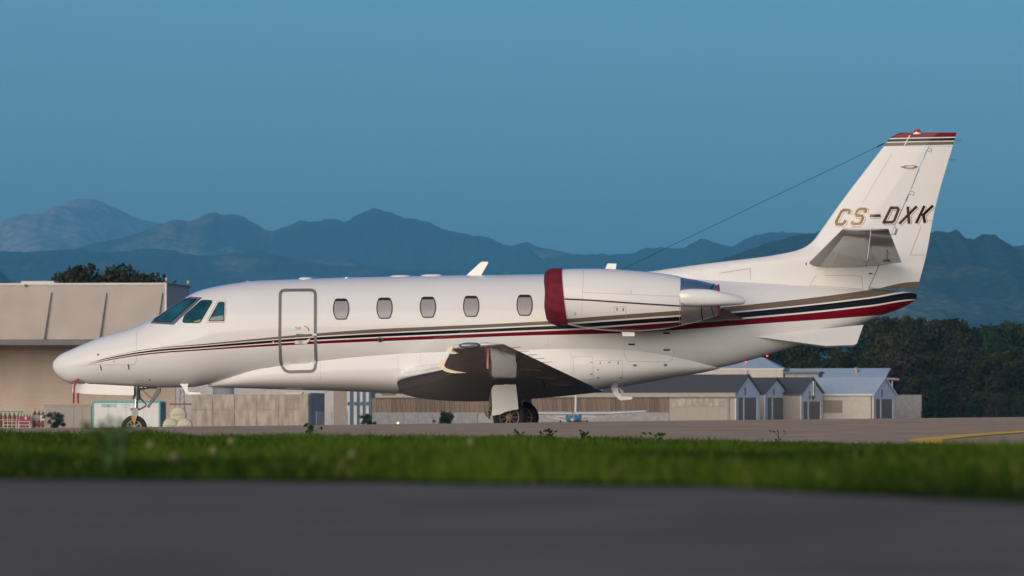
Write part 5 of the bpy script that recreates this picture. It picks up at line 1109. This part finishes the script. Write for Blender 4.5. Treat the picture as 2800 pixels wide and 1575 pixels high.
G4.box('white_gutter', -8.4, .1, -.42, -.2, G4.Z(1080), G4.Z(1077), M['wwall']); G4.box('wall_window', G4.X(2247), G4.X(2303), -.02, .018, G4.Z(1129), G4.Z(1095), M['roller']); G4.box('wall_panel', G4.X(2306), G4.X(2381), -.03, .018, -.5, G4.Z(1095), M['cream']); G4.box('wall_panel', G4.X(2245), G4.X(2381), -.05, .018, G4.Z(1094), G4.Z(1082), M['cream'])
G4.box('downpipe', G4.X(2382), G4.X(2384), -.12, -.03, -.5, G4.Z(1082), M['fascia'])
# hip-roofed building behind
HB = Bld('white_building', 2141, 845, math.radians(8), 'white building with a blue hip roof behind the slate sheds, under the jet\'s tail', 'building'); zt = HB.Z(1009); w_ = HB.X(1850)
HB.box('walls', w_, 0, 0, 10, -.5, zt, M['cream']); HB.box('parapet', w_-.1, .1, -.12, 10.1, zt-.1, zt+.12, M['wwall']); HB.box('corner_pipe', HB.X(2043), HB.X(2044.5), -.14, -.01, -.5, zt-.1, M['fascia'])
za = HB.Z(977, HB.X(2087), 5); e0, e1_ = w_, -.3; xa, xb = HB.X(1930, 5), HB.X(2087, 5)
mb = MB(); mb.add([(e0, -.2, zt+.13), (e1_, -.2, zt+.13), (e1_, 10.2, zt+.13), (e0, 10.2, zt+.13), (xa, 5, za), (xb, 5, za)], [(0, 1, 5, 4), (1, 2, 5), (2, 3, 4, 5), (3, 0, 4), (0, 3, 2, 1)]); mb.build('hip_roof', M['roofblue'], HB.o)
for px, py in ((2097.5, 972.5), (2045, 989)):
    x = HB.X(px, 5); z = HB.Z(py, x, 5 if px > 2060 else 2); y = 5 if px > 2060 else 2; MB().tube([(x, y, z-.8), (x, y, z-.1)], .04, 6).build('light_mast', M['fascia'], HB.o); MB().lathe((x, y, z-.1), (0, 0, 1), [(0, .08), (.08, .11), (.18, .07), (.2, .02)], 12).build('red_lamp', M['lampred'], HB.o, True)
AX = Bld('flat_annex', 2238, 838, math.radians(8), 'grey flat-roofed annex right of the white hip-roofed building', 'building'); w_ = AX.X(2147); zt = AX.Z(1021)
AX.box('walls', w_, 0, 0, 7, -.5, zt, M['concgrey']); AX.box('flat_roof', w_-.2, .3, -.4, 7.2, zt+.002, zt+.28, M['fascia'])
LB = Bld('long_building', 2411, 870, math.radians(14), 'long building with a pale blue metal roof behind the right-hand shed', 'building'); zt = LB.Z(1036); zr = LB.Z(1009.5, 0, 5); w_ = LB.X(2130)
MB().prism([(w_, 0, -.5), (w_, 10, -.5), (w_, 10, zt), (w_, 5, zr-.15), (w_, 0, zt)], (-w_-.05, 0, 0)).build('walls', M['cream'], LB.o)
for s in (0, 1):
    y0 = -.6 if s == 0 else 10.6; mb = MB(); mb.add([(w_-.3, y0, zt-.3), (.5, y0, zt-.3), (.5, 5, zr), (w_-.3, 5, zr), (w_-.3, y0, zt-.15), (.5, y0, zt-.15), (.5, 5, zr+.15), (w_-.3, 5, zr+.15)], [(0, 1, 2, 3), (4, 7, 6, 5), (0, 4, 5, 1), (1, 5, 6, 2), (2, 6, 7, 3), (3, 7, 4, 0)]); mb.build('roof', M['roofblue'], LB.o)
MB().prism([(0, .3, zt-.2), (0, 9.7, zt-.2), (0, 5, zr-.25)], (.3, 0, 0)).build('gable_boarding', M['rust'], LB.o)
x = LB.X(2341, 3); mb = MB(); z = LB.Z(1019, x, 3); mb.tube([(x, 3, z-.3), (x, 3, z+.25)], .24, 12); cp = mb.build('vent_pipe', M['steel'], LB.o, True); MB().lathe((x, 3, z+.2), (0, 0, 1), [(0, .22), (.12, .36), (.36, .38), (.55, .24), (.62, .05)], 16).build('vent_cowl', M['hubpale'], cp, True)
AW_ = Bld('awning', 2384, 830, math.radians(-8), 'pinkish lean-to awning projecting right of the long blue roof', 'awning'); w_ = AW_.X(2457)
mb = MB(); mb.box((w_/2, 1, AW_.Z(1035)), (w_, 3, .28), Matrix.Rotation(.055, 3, 'Y')); mb.build('canopy', M['awning'], AW_.o); AW_.box('post', w_*.75, w_*.75+.16, .2, .36, -.5, AW_.Z(1041), M['roofblue'])
RF = Bld('ribbed_fence', 2520, 800, math.radians(10), 'grey vertically ribbed metal fence at the right end of the shed row', 'fence'); w_ = RF.X(2444); RF.box('backing', w_, 0, .06, .12, -.5, RF.Z(1081), M['concgrey']); RF.ribs('ribbed_sheet', w_, 0, .05, -.5, RF.Z(1081), 22, .06, M['concgrey'], None, True); RF.box('top_rail', w_, .02, -.06, .14, RF.Z(1081)+.002, RF.Z(1079.5), M['concgrey'])
# light aircraft
LA = Bld('light_aircraft', 1568, 430, math.radians(2), 'small high-winged light aircraft with teal cockpit parked behind the main wheels, seen head-on', 'light aircraft'); Zq = LA.Z; s_ = 430/FPX
fu = MB(); rg = []
for (y, hw, z0_, z1_) in ((-1.5, .25, Zq(1151), Zq(1144)), (-1.2, .48, Zq(1154), Zq(1142)), (-.2, .56, Zq(1155), Zq(1139)), (.3, .60, Zq(1156), Zq(1131)), (1.6, .58, Zq(1155), Zq(1131)), (3.2, .3, Zq(1148), Zq(1133)), (5.4, .1, Zq(1143), Zq(1135))):
    rg.append([(hw*math.copysign(abs(math.cos(a))**.6, math.cos(a)), y, (z0_+z1_)/2+(z1_-z0_)/2*math.copysign(abs(math.sin(a))**.6, math.sin(a))) for a in np.linspace(0, 2*math.pi, 24, endpoint=False)])
fl = obj('fuselage', *loft(rg), M['tealglass'], LA.o, True); LA.box('windscreen_post', -.05, .05, -.75, -.3, Zq(1150), Zq(1133), M['wwall'], fl)
for s in (-1, 1):
    rg = []
    for (x, zc, ch) in ((0, Zq(1132), 1.5), (2.6, Zq(1131), 1.5), (5.42, Zq(1126), 1.1)):
        rg.append([(s*x, .3+ch*(.5-.5*math.cos(a)), zc+.11*ch*math.sin(a)*(1 if math.sin(a) > 0 else .35)) for a in np.linspace(0, 2*math.pi, 20, endpoint=False)])
    wg = obj('wing', *loft(rg), M['wwall'], LA.o, True); MB().tube([(s*.55, .6, Zq(1152)), (s*2.4, .9, Zq(1134))], .035, 6).build('wing_strut', M['wwall'], LA.o)
MB().prism([(-.03, 4.6, Zq(1140)), (-.03, 5.9, Zq(1140)), (-.03, 6.3, Zq(1078)), (-.03, 5.6, Zq(1078))], (.12, 0, 0)).build('tail_fin', M['wwall'], LA.o); LA.box('tailplane', -1.5, 1.5, 5.2, 6.0, Zq(1139), Zq(1137), M['wwall'])
MB().lathe((0, -1.6, Zq(1148)), (0, 1, 0), [(-.2, .03), (-.1, .10), (.1, .14)], 14).build('spinner', M['wwall'], LA.o, True); LA.box('propeller', -.05, .05, -1.72, -1.68, Zq(1148)-.85, Zq(1148)+.6, M['fascia'])
for x, y in ((-1.0, .9), (1.0, .9), (0, -1.1)):
    MB().tube([(x*.5, y, Zq(1154)), (x, y, .2)], .04, 6).build('gear_leg', M['wwall'], LA.o); MB().lathe((x-.06, y, .18), (1, 0, 0), [(0, .1), (.02, .18), (.1, .18), (.12, .1)], 18).build('wheel', M['rubber'], LA.o, True)
# ---------------------------------------------------------------- grass of the verge, weeds and flower heads
M['grass'] = leafmat('grass_blades', (.010, .030, .003), (.060, .106, .009), (.15, .14, .045))
def grass():
    R = np.random.default_rng(5); n0, n1, n2 = 80000, 125000, 30000
    ta = R.random(n0)**1.15; da = 6.2+(26-6.2)*ta; xa = R.uniform(-1, 1, n0)*(.5+.098*da); db = 24+37*R.random(n1); xb = R.uniform(-1, 1, n1)*(.5+.1*db)
    xc = R.uniform(-14, 14, n2); x = np.concatenate([xa, xb, xc]); lo = e1(x)-.08+.16*R.random(len(x))+.7*fbm(x*3.6, x*0+1.0, 8, 4); hi = e2(x)+.12*R.normal(size=len(x)); d = np.concatenate([da, db, 6+55*R.random(n2)])
    rim = (R.random(len(x)) < .10) & (d > 24); d = np.where(rim, hi-np.abs(R.normal(size=len(x)))*.8, d); ok = (d > lo) & (d < hi); x, d, lo, rim = x[ok], d[ok], lo[ok], rim[ok]
    y = d-CAMD; z = zg(x, y)-.01; clump = fbm(x*1.6, d*.35, 3, 4); dens = fbm(x*1.1+9, d*.3, 13, 4)
    h = np.interp(d, [8, 14, 30, 60], [.030, .036, .050, .062])*(.7+.75*R.random(len(x))**1.5)*np.clip(1+1.1*clump, .45, 1.8); h = np.where(rim, h*1.05, h); h = np.clip(h, .014, .14); edge = np.clip((d-lo)/.8, .3, 1); h *= edge
    wd = (.0022+.0030*R.random(len(x)))*np.interp(d, [8, 25, 60], [.8, 1.2, 1.9]); a = R.uniform(0, 6.283, len(x)); ca, sa = np.cos(a), np.sin(a); bx, by = R.normal(size=(2, len(x)))*.035; bend = h/.09
    P = np.stack([x, y, z], 1); side = np.stack([ca, sa, np.zeros_like(x)], 1)*wd[:, None]; mid = P+np.stack([bx*.3*bend, by*.3*bend, h*.55], 1); tp = P+np.stack([bx*bend, by*bend, h], 1)
    V = np.stack([P-side, P+side, mid+side*.75, mid-side*.75, tp+side*.08, tp-side*.08], 1).reshape(-1, 3); b = np.arange(len(x))[:, None]*6
    F = np.concatenate([b+np.array([0, 1, 2, 3]), b+np.array([3, 2, 4, 5])]); tone = np.clip(.46+.9*dens+1.0*clump+.22*R.normal(size=len(x))-.10*(d < 14), 0, 1)*.86; tone = np.where(R.random(len(x)) < .025, 1.0, tone)
    o = link('grass', np_mesh('grass', V, F, M['grass'], np.repeat(tone, 6))); tag(o, None, None, None, 'stuff')
grass()
M['petal'] = pm('pale_petals', (.15, .155, .07), .9, spec=.1); M['stalk'] = pm('green_stalk', (.04, .09, .02), .7)
def flower(px, py, d, lab):
    p = at(px, py, d); z0 = float(zg(p[0], p[1])); t = empty('dandelion', (p[0], p[1], z0), 0, lab, 'flower', 'dandelions in the verge'); h = p[2]-z0
    MB().tube([(0, 0, -.02), (.006, 0, h*.6), (0, 0, h)], .0016, 5).build('stem', M['stalk'], t); MB().lathe((0, 0, h-.012), (0, 0, 1), [(0, .004), (.006, .011), (.013, .013), (.020, .010), (.024, .003)], 12).build('flower_head', M['petal'], t, True)
for px, py, d, lab in ((1289, 1210, 16, 'blurred pale flower head below the main wheels of the jet'), (965, 1245, 14, 'blurred pale flower head below the concrete wall\'s right end'), (478, 1250, 13, 'blurred pale flower head below the stacked drums'), (585, 1233, 15, 'blurred pale flower head below the left end of the concrete wall'),
    (632, 1207, 17, 'pale flower head high in the verge below the concrete wall\'s left part'), (920, 1191, 50, 'tiny pale flower at the far verge edge below the blue posts'), (412, 1218, 15, 'blurred pale flower head just right of the nose wheel'), (1545, 1204, 40, 'tiny pale flower below the light aircraft')): flower(px, py, d, lab)
M['weed'] = leafmat('weed_leaves', (.012, .030, .004), (.032, .062, .010))
def weed(px, py, d, lab, n=12, spread=.07, leaf=.055, seed=1):
    p = at(px, py, d); z0 = float(zg(p[0], p[1])); h = p[2]-z0; R = np.random.default_rng(seed); V = []; tone = []
    for i in range(n):
        t = .35+.65*R.random(); a = R.random()*6.283; q = np.array([R.normal()*spread*t, R.normal()*spread*.5, h*t]); dr = np.array([math.cos(a), math.sin(a)*.5, .35+.4*R.random()]); dr /= np.linalg.norm(dr); s = np.cross(dr, [0, 1, 0]); s /= np.linalg.norm(s)+1e-6
        l = leaf*(.7+.6*R.random()); V += [q-dr*l*.1, q+dr*l*.45+s*l*.24, q+dr*l, q+dr*l*.45-s*l*.24]; tone += [R.random()]*4
    t = empty('weed', (p[0], p[1], z0), 0, lab, 'weed', 'weeds standing out of the verge'); link('foliage', np_mesh('foliage', V, np.arange(4*n).reshape(-1, 4), M['weed'], tone), t); mb = MB()
    for k in range(4): mb.tube([(0, 0, -.02), (R.normal()*spread*.4, 0, h*.5), (R.normal()*spread, 0, h*.95)], .003, 5)
    mb.build('stem', M['stalk'], t)
weed(1498, 1178, 58.5, 'leafy weed at the far edge of the verge, left of the lone sprig', 16, .10, .055, 1); weed(1598, 1176, 58.5, 'lone leafy sprig rising at the far edge of the verge near the middle', 14, .035, .06, 2); weed(1420, 1180, 58.7, 'small weed at the verge edge beneath the main wheels', 10, .06, .05, 3)
weed(2130, 1180, 59, 'thin stalk standing against the apron below the gabled sheds', 7, .04, .035, 4); weed(850, 1163, 58, 'spiky weed at the verge edge beneath the concrete wall\'s end', 14, .06, .06, 5); weed(1790, 1185, 58.5, 'low weed at the verge edge right of the lone sprig', 14, .07, .05, 6)
weed(330, 1136, 12.5, 'blurred tall weed in front of the nose wheel', 6, .014, .020, 7); weed(290, 1152, 12.2, 'blurred low weed in front of the white container', 10, .02, .024, 8); weed(300, 1168, 12.6, 'broad blurred tuft at the left of the verge below the nose wheel', 34, .035, .024, 9)
# ---------------------------------------------------------------- the air between here and the mountains
hz = MB().box((0, 18500, 580), (13000, 40600, 1166)).build('haze', M['white']); hz.data.materials.clear()
hm = bpy.data.materials.new('haze'); hm.use_nodes = True; T = hm.node_tree; T.nodes.clear(); pv = T.nodes.new('ShaderNodeVolumePrincipled'); ho = T.nodes.new('ShaderNodeOutputMaterial'); T.links.new(pv.outputs[0], ho.inputs['Volume'])
pv.inputs['Color'].default_value = (.14, .505, .88, 1); pv.inputs['Density'].default_value = 0.50e-4; pv.inputs['Anisotropy'].default_value = -0.2
hz.data.materials.append(hm); tag(hz, None, None, None, 'stuff')
